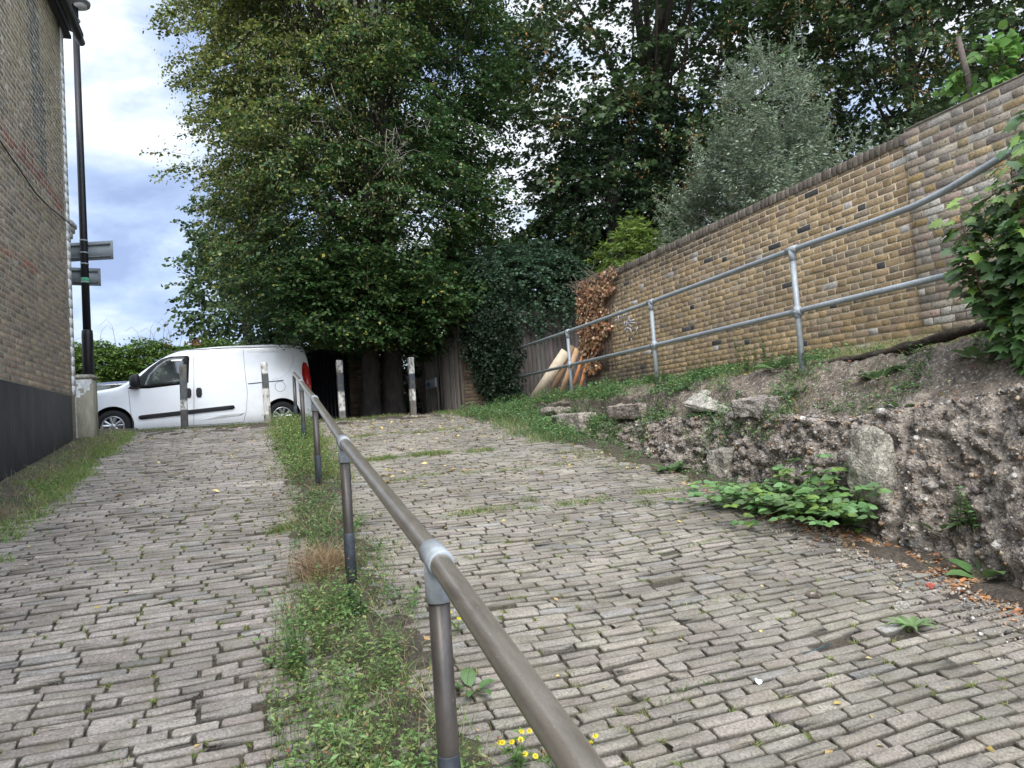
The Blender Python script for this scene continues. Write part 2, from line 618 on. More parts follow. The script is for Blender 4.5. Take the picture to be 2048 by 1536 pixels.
# slow waves in the courses
wy = .03 * np.sin(cx * .9 + cy * .35) + .006 * np.sin(cx * 2.7 + cy * 1.3) + .03 * np.where(cx > .7, (cx - 2.5) * .5, 0)
ang = .027 * np.cos(cx * .9 + cy * .35) + .016 * np.cos(cx * 2.7 + cy * 1.3) + .015 * (cx > .7) + rs.normal(0, .010, n)
hl, hd = L_ / 2, D_ / 2
tiltx, tilty = rs.normal(0, .010, n), rs.normal(0, .022, n)
zo = rs.normal(0, .003, n)
ch = rs.uniform(.08, .30, (n, 4))        # corner rounding
rings = []
for inset, dz in ((-.001, -.045), (0., -.010), (.003, -.0015), (.007, .0)):
    pts = []
    for k, (sx, sy) in enumerate(((-1, -1), (1, -1), (1, 1), (-1, 1))):
        c = ch[:, k] * D_ * .55
        X = sx * (hl - inset)
        Y = sy * (hd - inset)
        cc = np.maximum(c - inset * .6, .002)
        a = np.stack([X, Y - sy * cc], 1)
        b2 = np.stack([X - sx * cc * 1.3, Y], 1)
        pts += [a, b2] if sx * sy > 0 else [b2, a]
    order = pts
    P = np.stack(order, 1)               # n,8,2
    rings.append((P, dz))
jit = rs.normal(0, .0026, (n, 8, 2))
allV = []
zr = rs.normal(0, .0022, (n, 8))
for P, dz in rings:
    P = P + jit * (.8 if dz < -.003 else 1.0)
    ca, sa = np.cos(ang)[:, None], np.sin(ang)[:, None]
    X = P[..., 0] * ca - P[..., 1] * sa
    Y = P[..., 0] * sa + P[..., 1] * ca
    Z = dz + zo[:, None] + tiltx[:, None] * P[..., 0] * .6 + tilty[:, None] * P[..., 1] + (zr if dz > -.02 else 0)
    GX, GY = cx[:, None] + X, (cy + wy)[:, None] + Y
    allV.append(np.stack([GX, GY, gz(GX, GY) + Z], -1))
Cn = np.stack([cx, cy + wy, gz(cx, cy + wy) + zo + rs.uniform(-.001, .004, n)], 1)[:, None]
allV = np.concatenate(allV + [Cn], 1)    # n,33,3
f = []
for k in range(3):
    for j in range(8):
        j2 = (j + 1) % 8
        f.append((k * 8 + j, k * 8 + j2, k * 8 + 8 + j2, k * 8 + 8 + j))
f = np.array(f)
t = np.array([(24 + j, 24 + (j + 1) % 8, 32) for j in range(8)])
off = (np.arange(n) * 33)[:, None, None]
base = np.where((cx < .7)[:, None], [[.262, .234, .208]], [[.225, .202, .170]])
big = np.array([nz(a * .8, b_ * .8, 2.) for a, b_ in zip(cx, cy)])[:, None]
col = base * (1 + .12 * big) * rs.uniform(.82, 1.14, (n, 1)) * rs.uniform(.98, 1.02, (n, 3))
k = rs.rand(n) < .08
col[k] = np.array([.215, .205, .19]) * rs.uniform(.8, 1.25, (k.sum(), 1))
k = rs.rand(n) < .05
col[k] = np.array([.23, .20, .175]) * rs.uniform(.8, 1.1, (k.sum(), 1))
# joint dirt plus painted-in joint shade on the lower sides of every stone
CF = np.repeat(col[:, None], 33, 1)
dirt_shade = np.array([.048, .042, .032]) * rs.uniform(.7, 1.3, (n, 1, 1))
CF[:, :8] = dirt_shade
CF[:, 8:16] = CF[:, 8:16] * .18 + dirt_shade * .82
CF[:, 16:24] = CF[:, 16:24] * .85 + dirt_shade * .15
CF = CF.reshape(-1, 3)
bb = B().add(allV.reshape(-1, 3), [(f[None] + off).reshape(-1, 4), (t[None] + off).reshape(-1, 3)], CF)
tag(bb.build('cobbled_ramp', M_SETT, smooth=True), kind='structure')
STONES = np.stack([cx, cy + wy, L_, D_], 1)

# --- earth bank with the broken concrete kerb
ys = np.concatenate([np.arange(-.2, 8, .028), np.arange(8, 15.01, .05)])
us = np.concatenate([np.linspace(0, 1, 4)[:-1], 1 + np.linspace(0, 3, 64)[:-1], np.linspace(4, 9, 60)])
VV = []
CC = []
for yy in ys:
    p = bank_profile(float(yy))
    px_ = np.interp(us, range(len(p)), [q[0] for q in p])
    pz_ = np.interp(us, range(len(p)), [q[1] for q in p])
    for u, x_, z_ in zip(us, px_, pz_):
        q = Vector((x_, yy, z_))
        face = smooth(.6, 1.3, u) * smooth(4.6, 3.6, u)
        top = smooth(3.4, 4.2, u) * smooth(8, 7, u)
        fade = float(smooth(12.8, 10.8, yy))
        d1 = mn.fractal(q * 2.6, .8, 2.1, 3)
        d2 = mn.fractal(q * 13, .7, 2.2, 4)
        rg = mn.ridged_multi_fractal(q * 6, .9, 2.1, 3, 1., 2.) - 1.2
        cell = mn.cell(q * 9)
        vd = mn.voronoi(q * 7)[0]
        d = face * fade * (.06 * d1 + .024 * d2 + .018 * rg + .16 * min(vd[1] - vd[0], .35) - .03) + (1 - face) * top * (.045 * d1 + .03 * d2 + .012 * rg)
        # upright cracks between cast lengths of concrete
        for yc in (3.95, 6.12, 8.05):
            d -= face * .10 * math.exp(-((yy - yc + .05 * mn.noise(q * 4)) / .035) ** 2)
        VV.append((x_ - d * face, yy, z_ + d * (1 - face) + d2 * .02 * face))
        c = np.array([.25, .215, .18]) * (1 + .35 * d2)
        ea = np.array([.165, .135, .105])
        m_ = float(np.clip(smooth(3.6, 4.8, u) + smooth(.6, .2, d1 + .35) * .35, 0, 1))
        CC.append(c * (1 - m_) + ea * m_)
nu = len(us)
i = np.arange(len(ys) - 1)[:, None] * nu + np.arange(nu - 1)[None]
F = np.stack([i, i + 1, i + nu + 1, i + nu], -1).reshape(-1, 4)
tag(B().add(np.array(VV), F, np.clip(np.array(CC), .02, .6)).build('earth_bank', M_CONC, smooth=True), kind='structure')

# pebbles cast in the concrete and lying about
T_PEB = ([(1, 0, 0), (-1, 0, 0), (0, 1, 0), (0, -1, 0), (0, 0, 1), (0, 0, -1), (.62, .62, .5), (-.62, .62, .5), (-.62, -.62, .5), (.62, -.62, .5)],
         [(4, 6, 7), (4, 7, 8), (4, 8, 9), (4, 9, 6), (0, 6, 9), (2, 7, 6), (1, 8, 7), (3, 9, 8), (0, 2, 6), (2, 1, 7), (1, 3, 8), (3, 0, 9), (5, 2, 0), (5, 1, 2), (5, 3, 1), (5, 0, 3)])
VA = np.array(VV)
n = 17000
idx = rs.randint(0, len(ys) - 1, n) * nu + rs.randint(3, 66, n)
idx = idx[(VA[idx, 1] > 1.2) & (VA[idx, 1] < 11.5)]
P = VA[idx]
n = len(P)
sz = np.abs(rs.normal(0, .0075, n)) + .0035
big = rs.rand(n) < .035
sz[big] *= 2.6
pal = np.array([[.34, .31, .28], [.26, .22, .19], [.20, .17, .16], [.46, .43, .39], [.30, .20, .13], [.13, .12, .12], [.38, .30, .22]])
b = B().leaves(P, unit(n), unit(n), sz, T_PEB, pal[rs.randint(0, 7, n)] * rs.uniform(.7, 1.15, (n, 1)))
tag(b.build('pebbles', M_CONC, smooth=True), 'loose pebbles and flints set in the broken concrete bank', 'pebbles', kind='stuff')
n = 2600
PX = rs.normal(0, .33, n)
PY = rnd(n, 1.6, 5)
PX = xe(PY) - np.abs(PX) - .0
P = np.stack([PX, PY, gz(PX, PY) + .004], 1)
k = rs.randint(0, len(STONES), 500)
b = B().leaves(P, unit(n), unit(n), np.abs(rs.normal(0, .005, n)) + .003, T_PEB, pal[rs.randint(0, 7, n)])
tag(b.build('gravel', M_CONC, smooth=True), 'small gravel strewn on the setts at the foot of the bank', 'gravel', kind='stuff')


# ------------------------------------------------------------------ brick walls
def brickwork(b, faces, org, U, W, bricks, col, proud=.0035, inset=.0045, depth=.03):
    """bricks: (n,4) u, v, du, dv on the plane org + u U + v Z, sticking out along W"""
    bk = np.asarray(bricks, float)
    n = len(bk)
    U, W, org = np.array(U, float), np.array(W, float), np.array(org, float)
    u0, v0, du, dv = bk.T
    VV = []
    pr = proud + np.abs(rs.normal(0, .0022 if proud > .002 else .0006, n))
    jit_ = rs.normal(0, .0018, (n, 4, 2))
    for ins, dep in ((0, -depth), (0, pr - .0035), (inset, pr)):
        for q, (su, sv) in enumerate(((0, 0), (1, 0), (1, 1), (0, 1))):
            uu = u0 + (du - ins if su else ins) + jit_[:, q, 0]
            vv = v0 + (dv - ins if sv else ins) + jit_[:, q, 1]
            dd = dep + rs.normal(0, .0012, n)
            VV.append(org + uu[:, None] * U + vv[:, None] * np.array([0, 0, 1.]) + dd[:, None] * W)
    V = np.stack(VV, 1)
    f = np.array([(0, 1, 5, 4), (1, 2, 6, 5), (2, 3, 7, 6), (3, 0, 4, 7), (4, 5, 9, 8), (5, 6, 10, 9), (6, 7, 11, 10), (7, 4, 8, 11), (8, 9, 10, 11)])
    b.add(V.reshape(-1, 3), (f[None] + (np.arange(n) * 12)[:, None, None]).reshape(-1, 4), np.repeat(col, 12, 0))


def flemish(u0, u1, v0, v1, course=.0755, keep=None, allstretch=False, gap=.0115):
    out_ = []
    v = v0
    r = 0
    while v + .06 < v1:
        x = u0 - (0 if r % 2 else .165) - rs.uniform(0, .01)
        k = 0
        while x < u1:
            w = .215 if (k % 2 == 0 or allstretch) else .103
            w_ = w + rs.normal(0, .003)
            a, c = max(x, u0), min(x + w_, u1)
            if c - a > .03 and (keep is None or keep(a, v)):
                out_.append((a, v, c - a, course - gap))
            x += w_ + gap
            k += 1
        v += course
        r += 1
    return np.array(out_)


# right-hand boundary wall: face looks to -X
WY0, WY1, WX = -1.0, 12.75, 6.3
wall = thing('brick_wall', (WX, 8, .4), 'long yellow stock brick boundary wall rising along the right of the ramp', 'wall')
b = B()
br = flemish(5.16 - WY0 + 0, WY1 - WY0, .0, 2.30)
ycoord = WY0 + br[:, 0]
zc = .28 + br[:, 1]
n = len(br)
pal = np.array([[.30, .215, .115], [.33, .245, .14], [.30, .22, .12], [.29, .22, .145], [.33, .24, .13], [.27, .195, .13], [.225, .185, .13], [.31, .245, .165]])
col = pal[rs.choice(8, n, p=[.2, .18, .16, .14, .14, .07, .05, .06])] * rs.uniform(.88, 1.1, (n, 1)) * [1.08, 1.08, 1.08]
k = rs.rand(n) < .02
col[k] = np.array([.05, .052, .055])
k = rs.rand(n) < .012
col[k] = np.array([.45, .43, .40])
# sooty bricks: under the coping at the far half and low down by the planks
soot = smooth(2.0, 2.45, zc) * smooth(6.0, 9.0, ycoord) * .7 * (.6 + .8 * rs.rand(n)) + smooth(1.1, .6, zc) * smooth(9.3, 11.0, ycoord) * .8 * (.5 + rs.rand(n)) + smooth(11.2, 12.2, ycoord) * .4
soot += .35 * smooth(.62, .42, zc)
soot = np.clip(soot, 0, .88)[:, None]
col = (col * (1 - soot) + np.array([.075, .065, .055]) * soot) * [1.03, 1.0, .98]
brickwork(b, None, (WX, WY0, .28), (0, 1, 0), (-1, 0, 0), br, col)
# bricks on edge along the top
nn = int((WY1 - 5.16) / .075)
cp = np.stack([5.16 - WY0 + np.arange(nn) * .075, np.full(nn, 2.225), np.full(nn, .064), np.full(nn, .108)], 1)
cc = np.array([.15, .125, .10]) * rs.uniform(.6, 1.25, (nn, 1)) * np.ones((nn, 3))
brickwork(b, None, (WX, WY0, .28), (0, 1, 0), (-1, 0, 0), cp, cc, proud=.014)
b.build('brick_face', M_BRICK, wall)
b = B()
b.box(WX + .0, WX + .215, 5.15, WY1 + .0, -.2, 2.55, (.37, .315, .235))
b.box(WX - .012, WX + .23, 5.15, WY1 + .01, 2.55, 2.612, (.13, .11, .09), bev=.01)
b.build('mortar_bed', M_MORT, wall)
b = B()
endc = flemish(0, .215, 0, 2.28)
brickwork(b, None, (WX, WY1 + .0, .28), (1, 0, 0), (0, 1, 0), endc, vary((.16, .12, .08), len(endc)))
b.build('end_face', M_BRICK, wall)
# graffiti tag, sprayed strokes
b = B()


def stroke(pts, w=.016):
    for (y0, z0), (y1, z1) in zip(pts[:-1], pts[1:]):
        d = Vector((y1 - y0, z1 - z0))
        nn_ = Vector((-d.y, d.x)).normalized() * w / 2
        x_ = WX - .0175
        for sgn, xx in ((1, x_), (1, x_ + .003)):
            pass
        V_ = [(x_, y0 + nn_.x, z0 + nn_.y), (x_, y0 - nn_.x, z0 - nn_.y), (x_, y1 - nn_.x, z1 - nn_.y), (x_, y1 + nn_.x, z1 + nn_.y)]
        V_ += [(x_ + .004, v[1], v[2]) for v in V_]
        b.add(V_, [(0, 1, 2, 3), (7, 6, 5, 4), (0, 4, 5, 1), (1, 5, 6, 2), (2, 6, 7, 3), (3, 7, 4, 0)], (.5, .5, .55))


def tg(px, py):      # place on the wall of the corner marks read from the photo crop (1536 px = 100 px, origin 1200, 600)
    r_ = ray(1200 + px / 15.36, 600 + py / 15.36)
    return (r_.y / r_.x * (WX - .0175), r_.z / r_.x * (WX - .0175))


for st in ([(470, 190), (460, 300), (500, 380)], [(380, 640), (520, 600)], [(520, 790), (585, 440), (615, 300)], [(615, 300), (650, 620)], [(650, 620), (745, 420)],
           [(800, 380), (755, 590)], [(720, 870), (755, 640)], [(790, 690), (850, 690), (880, 500), (890, 600), (950, 660), (1040, 600)], [(850, 700), (1080, 690)],
           [(780, 850), (830, 710)], [(860, 710), (960, 830)], [(745, 950), (780, 870), (870, 860), (930, 900), (965, 1010)], [(1050, 1060), (1160, 830)], [(950, 1180), (955, 1300)]):
    stroke([tg(*q) for q in st], .022 if st[0][0] in (520, 745, 790) else .014)
b.build('graffiti', mat('spray_paint', (.5, .5, .54), nscale=60, namt=.35, rough=.7), wall)

# older, paler stretch of wall at the near end (its own masonry, taller, slightly proud)
wall2 = thing('old_brick_wall', (WX, 2, .4), 'older patchy pale brick wall pier joining the yellow brick wall by the maple sapling', 'wall')
b = B()
br = flemish(0, 5.16 - WY0, 0, 2.35)
n = len(br)
pal = np.array([[.34, .28, .195], [.38, .33, .26], [.30, .24, .18], [.36, .275, .155], [.23, .195, .165], [.36, .27, .215], [.42, .39, .34], [.34, .24, .11]])
col = pal[rs.randint(0, 8, n)] * rs.uniform(.8, 1.15, (n, 1))
zc = .28 + br[:, 1]
so_ = np.clip(smooth(2.1, 2.7, zc) * .6 * (.5 + rs.rand(n)), 0, .8)[:, None]
col = col * (1 - so_) + np.array([.15, .125, .11]) * so_
brickwork(b, None, (WX - .03, WY0, .28), (0, 1, 0), (-1, 0, 0), br, col, proud=.0035)
eb = flemish(0, .03, 0, 2.42)
b.build('brick_face', M_BRICK, wall2)
b = B()
b.box(WX - .03, WX + .30, WY0, 5.148, -.2, 2.628, (.42, .38, .31))
b.box(WX - .040, WX + .32, WY0, 5.135, 2.628, 2.642, (.30, .27, .22))
b.build('mortar_bed', M_MORT, wall2)

# house on the left: face looks to +X
HX, HY0, HY1 = -2.6, -3.0, 12.62
house = thing('brick_house', (-5, 6, -1), 'tall brown brick house side with black painted base along the left of the ramp', 'house')
b = B()
br = flemish(5.0, HY1 - HY0, 0, 6.02, course=.0775, gap=.0135)
yc_, zc_ = HY0 + br[:, 0], .86 + br[:, 1]
n = len(br)
pal = 1.25 * np.array([[.205, .165, .135], [.22, .175, .135], [.175, .145, .125], [.24, .195, .145], [.195, .15, .13], [.15, .13, .12], [.22, .165, .14]])
col = pal[rs.randint(0, 7, n)] * rs.uniform(.8, 1.2, (n, 1))
up = smooth(4, 5.2, zc_)[:, None]
col = col * (1 - up) + (np.array([.29, .245, .175]) * rs.uniform(.75, 1.15, (n, 1))) * up
# dark repair streak, red course patches
lo_, hi_ = 11.05 - .12 * (zc_ - 4), 11.65 - .1 * (zc_ - 4)
k = (zc_ > 3.9) & (yc_ > lo_) & (yc_ < hi_) & (rs.rand(n) < .85)
col[k] = np.array([.12, .125, .12]) * rs.uniform(.7, 1.2, (k.sum(), 1))
k = (zc_ > 3.66) & (zc_ < 3.86) & (yc_ > 9.3) & (yc_ < 12.2) & (rs.rand(n) < .7)
col[k] = np.array([.23, .11, .085]) * rs.uniform(.7, 1.2, (k.sum(), 1))
k = (zc_ > 3.68) & (zc_ < 3.98) & (yc_ > 10.4) & (yc_ < 11.4) & (rs.rand(n) < .8)
col[k] = np.array([.20, .085, .07]) * rs.uniform(.8, 1.3, (k.sum(), 1))
k = (zc_ > 3.58) & (zc_ < 3.78) & (yc_ > 11.9) & (yc_ < 12.5)
col[k] = np.array([.27, .085, .06]) * rs.uniform(.7, 1.2, (k.sum(), 1))
k = (zc_ > 3.2) & (zc_ < 3.62) & (rs.rand(n) < .45)
col[k] = np.array([.27, .24, .16]) * rs.uniform(.7, 1.1, (k.sum(), 1))
k = (zc_ > 2.3) & (zc_ < 2.46) & (yc_ < 10.9) & (rs.rand(n) < .75)
col[k] = np.array([.26, .135, .10])
brickwork(b, None, (HX, HY0, .86), (0, 1, 0), (1, 0, 0), br, col * [1.04, 1, .90], proud=.0012)
b.build('brick_face', M_BRICK, house)
b = B()
b.box(-9, HX, HY0, HY1 + .28, -3.2, 6.9, (.50, .465, .385))
b.build('wall', M_MORT, house)
b = B()
V, F = grid(np.arange(HY0, HY1 + .02, .12), np.arange(-2.4, .90, .06), lambda X, Y: 0 * X)
Vp = np.stack([HX + .016 + .006 * np.array([nz(v[0], v[1], 1., 3.) for v in V]), V[:, 0], np.minimum(V[:, 1], .885 + .012 * np.array([nz(v[0], 0, 4., 5.) for v in V]))], 1)
b.add(Vp, F)
b.build('painted_plinth', M_BLACKW, house, smooth=True)
b = B()      # white painted corner, ragged along the brick
zz = .86
while zz < 6.8:
    h = .153
    w = .15 + rs.uniform(-.025, .025)
    b.box(HX + .001, HX + .013, HY1 + .30 - w - .06, HY1 + .285, zz, zz + h - .001, (.62, .61, .58))
    zz += h
b.box(-9, HX + .0125, HY1 + .281, HY1 + .293, -.4, 6.8, (.60, .59, .56))
b.build('white_corner', M_MORT, house)
b = B()      # cornice end projecting over the street front
for k, (y0, y1, z0, z1) in enumerate(((.29, .62, 3.62, 3.70), (.29, .55, 3.53, 3.618), (.29, .46, 3.42, 3.528), (.29, .38, 3.34, 3.418))):
    b.box(-4.2, HX + .05 - .015 * k, HY1 + y0, HY1 + y1, z0, z1, (.30, .29, .27), bev=.012)
b.build('cornice', M_MORT, house)
b = B()      # eaves, gutter and a shallow roof
b.box(-9.1, HX + .09, HY0, HY1 + .50, 6.80, 6.86, (.03, .03, .03))
b.add([(HX + .26, HY0, 6.88), (HX + .26, HY1 + .55, 6.88), (-6, HY1 + .55, 8.4), (-6, HY0, 8.4), (HX + .26, HY0, 6.94), (HX + .26, HY1 + .55, 6.94), (-6, HY1 + .55, 8.46), (-6, HY0, 8.46)],
      [(0, 3, 2, 1), (4, 5, 6, 7), (0, 1, 5, 4), (1, 2, 6, 5), (2, 3, 7, 6)], (.07, .07, .08))
b.build('roof', M_ATTR, house)
b = B()
pts = [(HX + .21, HY0 + i * .5, 6.82) for i in range(int((HY1 + .6 - HY0) / .5) + 1)] + [(HX + .21, HY1 + .62, 6.82)]
b.tube(pts, .062, 10)
b.tube([(HX + .21, HY1 + .25, 6.88), (HX + .27, HY1 + .25, 6.99), (HX + .24, HY1 + .25, 7.04)], .012, 5)
b.build('gutter', M_BLACK, house, smooth=True)
cab = B().tube([(HX + .03, 3, 3.5), (HX + .03, 6, 3.82), (HX + .03, 8, 3.72), (HX + .03, 9.52, 3.61), (HX + .03, 10.17, 3.55), (HX + .03, 10.92, 3.47), (HX + .03, 11.67, 3.50), (HX + .03, 12.4, 3.57), (HX + .04, 12.92, 3.60)], .009, 6, (.02, .02, .02)).build('cable', M_PLAST, house)

# concrete pier at the corner
pier = thing('concrete_pier', (-2.5, 13.1, 0), 'mossy concrete gate pier with flaking white top at the house corner', 'pier')
b = B().box(-2.74, -2.36, 12.93, 13.32, -.15, 1.13, (.30, .28, .22), bev=.02)
b.build('shaft', mat('pier_concrete', (.27, .25, .19), nscale=4, namt=.3, bump=(40, .8, .02), hue=((.13, .12, .075), 3, .5, .7, .7), stretch=(2, 2, .6)), pier, smooth=False)
b = B().box(-2.76, -2.34, 12.91, 13.34, 1.13, 1.20, (.3, .28, .23), bev=.025)
b.build('cap', M_CONC, pier)
b = B()
V, F = grid(np.linspace(-2.72, -2.37, 14), np.linspace(.8, 1.12, 10), lambda X, Y: 0 * X)
keepf = [f_ for f_ in F if abs(nz(V[f_[0]][0], V[f_[0]][1], 0, 9.)) < .34 and V[f_[0]][1] > .92 - .1 * math.sin(V[f_[0]][0] * 9)]
b.add(np.stack([V[:, 0], np.full(len(V), 12.926), V[:, 1]], 1), np.array(keepf), (.62, .62, .60))
b.build('flaking_paint', M_MORT, pier)

# street lamp and signs
LX, LY = -2.66, 14.3
lamp = thing('street_lamp', (LX, LY, .2), 'tall slim black street lamp column beside the house corner', 'street lamp')
b = B().tube([(LX, LY, .1), (LX, LY, 2.02), (LX, LY, 2.10), (LX, LY, 2.12)], [.092, .092, .088, .07], 8)
b.build('base', M_BLACK, lamp)
b = B().tube([(LX, LY, 2.10), (LX, LY, 4.2), (LX, LY, 8.2)], [.066, .062, .052], 14)
b.build('pole', M_BLACK, lamp, smooth=True)
b = B()
b.tube([(LX, LY - .02, 8.24), (LX, LY, 8.13), (LX, LY, 8.09), (LX, LY, 8.06)], [.10, .25, .245, .12], 20)
b.build('lamp_head', mat('lamp_grey', (.22, .22, .21), rough=.5), lamp, smooth=True)
b = B().tube([(LX + .08, LY, 8.075), (LX + .08, LY, 8.02), (LX + .08, LY, 8.0)], [.12, .10, .05], 14)
b.build('lens', mat('lamp_lens', (.45, .45, .42), rough=.3), lamp, smooth=True)
b = B().tube([(LX, LY, 2.95), (LX, LY, 3.05)], .0665, 12)
b.build('sticker', mat('green_sticker', (.08, .28, .16)), lamp, smooth=True)
sg = thing('direction_sign', (LX, LY, 3.6), 'long grey direction sign seen from behind, on the lamp column', 'sign')


def board(name, parent, cx_, cy_, z0, z1, half0, half1, ang_):
    b = B()
    ca, sa = math.cos(ang_), math.sin(ang_)

    def put(u0, u1, w0, w1, za, zb, col_):
        V_ = [(cx_ + u * ca - w * sa, cy_ + u * sa + w * ca, z) for z in (za, zb) for w in (w0, w1) for u in (u0, u1)]
        b.add(V_, [(0, 2, 3, 1), (4, 5, 7, 6), (0, 1, 5, 4), (2, 6, 7, 3), (0, 4, 6, 2), (1, 3, 7, 5)], col_)
    put(half0, half1, .09, .096, z0, z1, (.2, .22, .225))
    o = b.build(name, M_SIGNB, parent)
    for zz_ in (z0 + .045, z1 - .075):
        b = B()
        put(half0 + .04, half1 - .04, .07, .0895, zz_, zz_ + .03, (.1, .1, .1))
        b.build('channel', mat('channel', (.11, .12, .125), rough=.5, metal=.3), o)
    return o


board('board', sg, LX, LY, 3.38, 3.72, -.9, .46, R(-18))
sg2 = thing('square_sign', (LX, LY, 3.2), 'small square grey sign seen from behind, under the long one', 'sign')
board('board', sg2, LX, LY, 2.93, 3.25, -.25, .24, R(8))
for par, zs_ in ((sg, (3.72, 3.5)), (sg2, (3.3, 2.97))):
    for z_ in zs_:
        B().tube([(LX, LY, z_ - .012), (LX, LY, z_ + .012)], .068, 12).build('band', M_GALV, par, smooth=True)


# ------------------------------------------------------------------ handrails
hr = thing('handrail', (.6, 8, -.6), 'worn brown painted pipe handrail up the middle of the cobbled ramp', 'handrail')
px_ = [(.40, .30, -.640), (.46, 1.07, -.545), (.505, 2.13, -.398), (.545, 4.64, -.063), (.64, 7.84, .375), (.72, 11.01, .79), (.80, 14.19, 1.19)]
rail = [Vector((.30, -1.2, -.83))] + [Vector(p) for p in px_]
B().tube(rail, .033, 24).build('rail', M_RAILT, hr, smooth=True)
for (x_, y_, z_) in px_[2:]:
    dirv = Vector((.03, 3.2, .42)).normalized()
    c_ = Vector((x_, y_, z_))
    gzv = float(gz(x_, y_)) - .08
    po = B().tube([(x_, y_, gzv), (x_, y_, z_ - .05)], .0325, 20).build('post', M_RAILP, hr, smooth=True)
    B().tube([(x_, y_, gzv + .02), (x_, y_, gzv + .40), (x_, y_, gzv + .404)], [.0345, .0345, .0328], 20).build('sleeve', M_RAILB, po, smooth=True)
    if y_ < 14:
        b = B()
        b.tube([c_ - dirv * .068, c_ - dirv * .066, c_ + dirv * .066, c_ + dirv * .068], [.037, .0405, .0405, .037], 24)
        b.tube([(x_, y_, z_ - .13), (x_, y_, z_ - .128), (x_, y_, z_ - .0)], [.037, .0395, .0395], 24)
        b.build('tee_fitting', M_GALV if y_ < 3 else M_RAILB if y_ > 20 else M_GALV, hr, smooth=True)
gr_ = thing('galvanised_railing', (5.2, 8, .4), 'grey galvanised two bar tube railing along the bank before the brick wall', 'railing')
top = [(5.2, 13.95, 1.47), (5.2, 11.13, 1.475), (5.2, 8.38, 1.49), (5.2, 5.66, 1.53), (5.2, 4.6, 1.53), (5.2, 4.25, 1.538), (5.2, 4.0, 1.565), (5.2, 3.75, 1.615), (5.2, 3.34, 1.70), (5.2, 2.6, 1.84), (5.2, 1.2, 2.1)]
B().tube(top, .0275, 16).build('top_rail', M_GALV, gr_, smooth=True)
B().tube([(5.2, 14.0, .885), (5.2, 8.36, .895), (5.2, 5.66, .905), (5.2, 1.2, .92)], .0275, 16).build('middle_rail', M_GALV, gr_, smooth=True)
for (y_, zt_, zb_) in ((13.95, 1.47, .2), (11.13, 1.475, .2), (8.38, 1.49, .2), (5.66, 1.53, .1), (2.6, 1.84, .0)):
    po = B().tube([(5.2, y_, zb_), (5.2, y_, zt_ - .02)], .029, 16).build('post', M_GALV, gr_, smooth=True)
    b = B()
    if y_ < 13:
        b.tube([(5.2, y_ - .07, zt_), (5.2, y_ - .068, zt_), (5.2, y_ + .068, zt_), (5.2, y_ + .07, zt_)], [.03, .038, .038, .03], 14)
    b.tube([(5.2, y_, zt_ - .11), (5.2, y_, zt_ - .108), (5.2, y_, zt_ + .0)], [.032, .038, .038], 14)
    b.build('tee_fitting', M_GALV, po, smooth=True)
    b = B()
    b.tube([(5.2, y_ - .06, .895), (5.2, y_ - .058, .895), (5.2, y_ + .058, .895), (5.2, y_ + .06, .895)], [.03, .038, .038, .03], 14)
    b.tube([(5.2, y_, .835), (5.2, y_, .837), (5.2, y_, .953), (5.2, y_, .955)], [.03, .038, .038, .03], 14)
    b.tube([(5.16, y_, .895), (5.15, y_, .895)], .012, 6)
    b.build('cross_fitting', M_GALV, po, smooth=True)


# ------------------------------------------------------------------ bollards
def bollard(x_, y_, lean, bands, label, w=.062):
    t_ = thing('bollard', (x_, y_, float(gz(x_, y_))), label, 'bollard', 'wooden bollards across the top of the ramp')
    b = B()
    z0 = float(gz(x_, y_)) - .1
    N_ = 44
    H_ = 1.29
    VV, CC = [], []
    for i in range(N_ + 1):
        h = H_ * i / N_
        c_ = np.array([.085, .08, .07])
        for (a, e_, cc_) in bands:
            if a <= h / H_ <= e_:
                c_ = np.array(cc_)
        for (sx, sy) in ((-1, -1), (-.7, -1.12), (.7, -1.12), (1, -1), (1.12, -.7), (1.12, .7), (1, 1), (-1, 1), (-1.12, .7), (-1.12, -.7)):
            j = 1 + .05 * nz(h * 7, sx * 2 + sy, x_)
            ins = .93 if i == N_ else 1
            VV.append((x_ + lean * h + sx * w * .9 * j * ins, y_ + sy * w * .9 * j * ins, z0 + h))
            CC.append(c_)
    F_ = [(i * 10 + j, i * 10 + (j + 1) % 10, (i + 1) * 10 + (j + 1) % 10, (i + 1) * 10 + j) for i in range(N_) for j in range(10)]
    F_.append(tuple(range(N_ * 10, N_ * 10 + 10)))
    b.add(VV, F_, np.array(CC))
    b.build('post', M_BOLL, t_)


M_BOLL = mat('flaking_post_paint', attr=True, rough=.85, nscale=30, namt=.25, bump=(28, 1, .015), hue=((.10, .085, .065), 13, .5, .58, .85), stretch=(1, 1, .55))
Wt, Bk = (.52, .51, .48), (.055, .062, .075)
bollard(-1.17, 14.45, .015, [(.0, .36, (.07, .07, .07)), (.36, .50, Wt), (.5, .78, (.10, .11, .12)), (.78, 1, (.13, .125, .115))], 'darkest bollard, mostly bare wood with one white patch, before the van door')
bollard(.30, 14.45, -.02, [(.0, .22, (.30, .29, .27)), (.22, .60, Wt), (.60, .82, (.09, .095, .10)), (.82, 1, Wt)], 'bollard with long flaking white paint before the rear wheel of the van')
bollard(1.70, 14.45, -.005, [(.0, .22, (.15, .145, .14)), (.22, .52, Wt), (.52, .80, Bk), (.80, 1, Wt)], 'black and white banded bollard between the handrail and the tree trunks')
bollard(3.13, 14.45, .01, [(.0, .30, (.14, .135, .13)), (.30, .48, Wt), (.48, .74, Bk), (.74, 1, Wt)], 'black and white banded bollard before the little street sign')


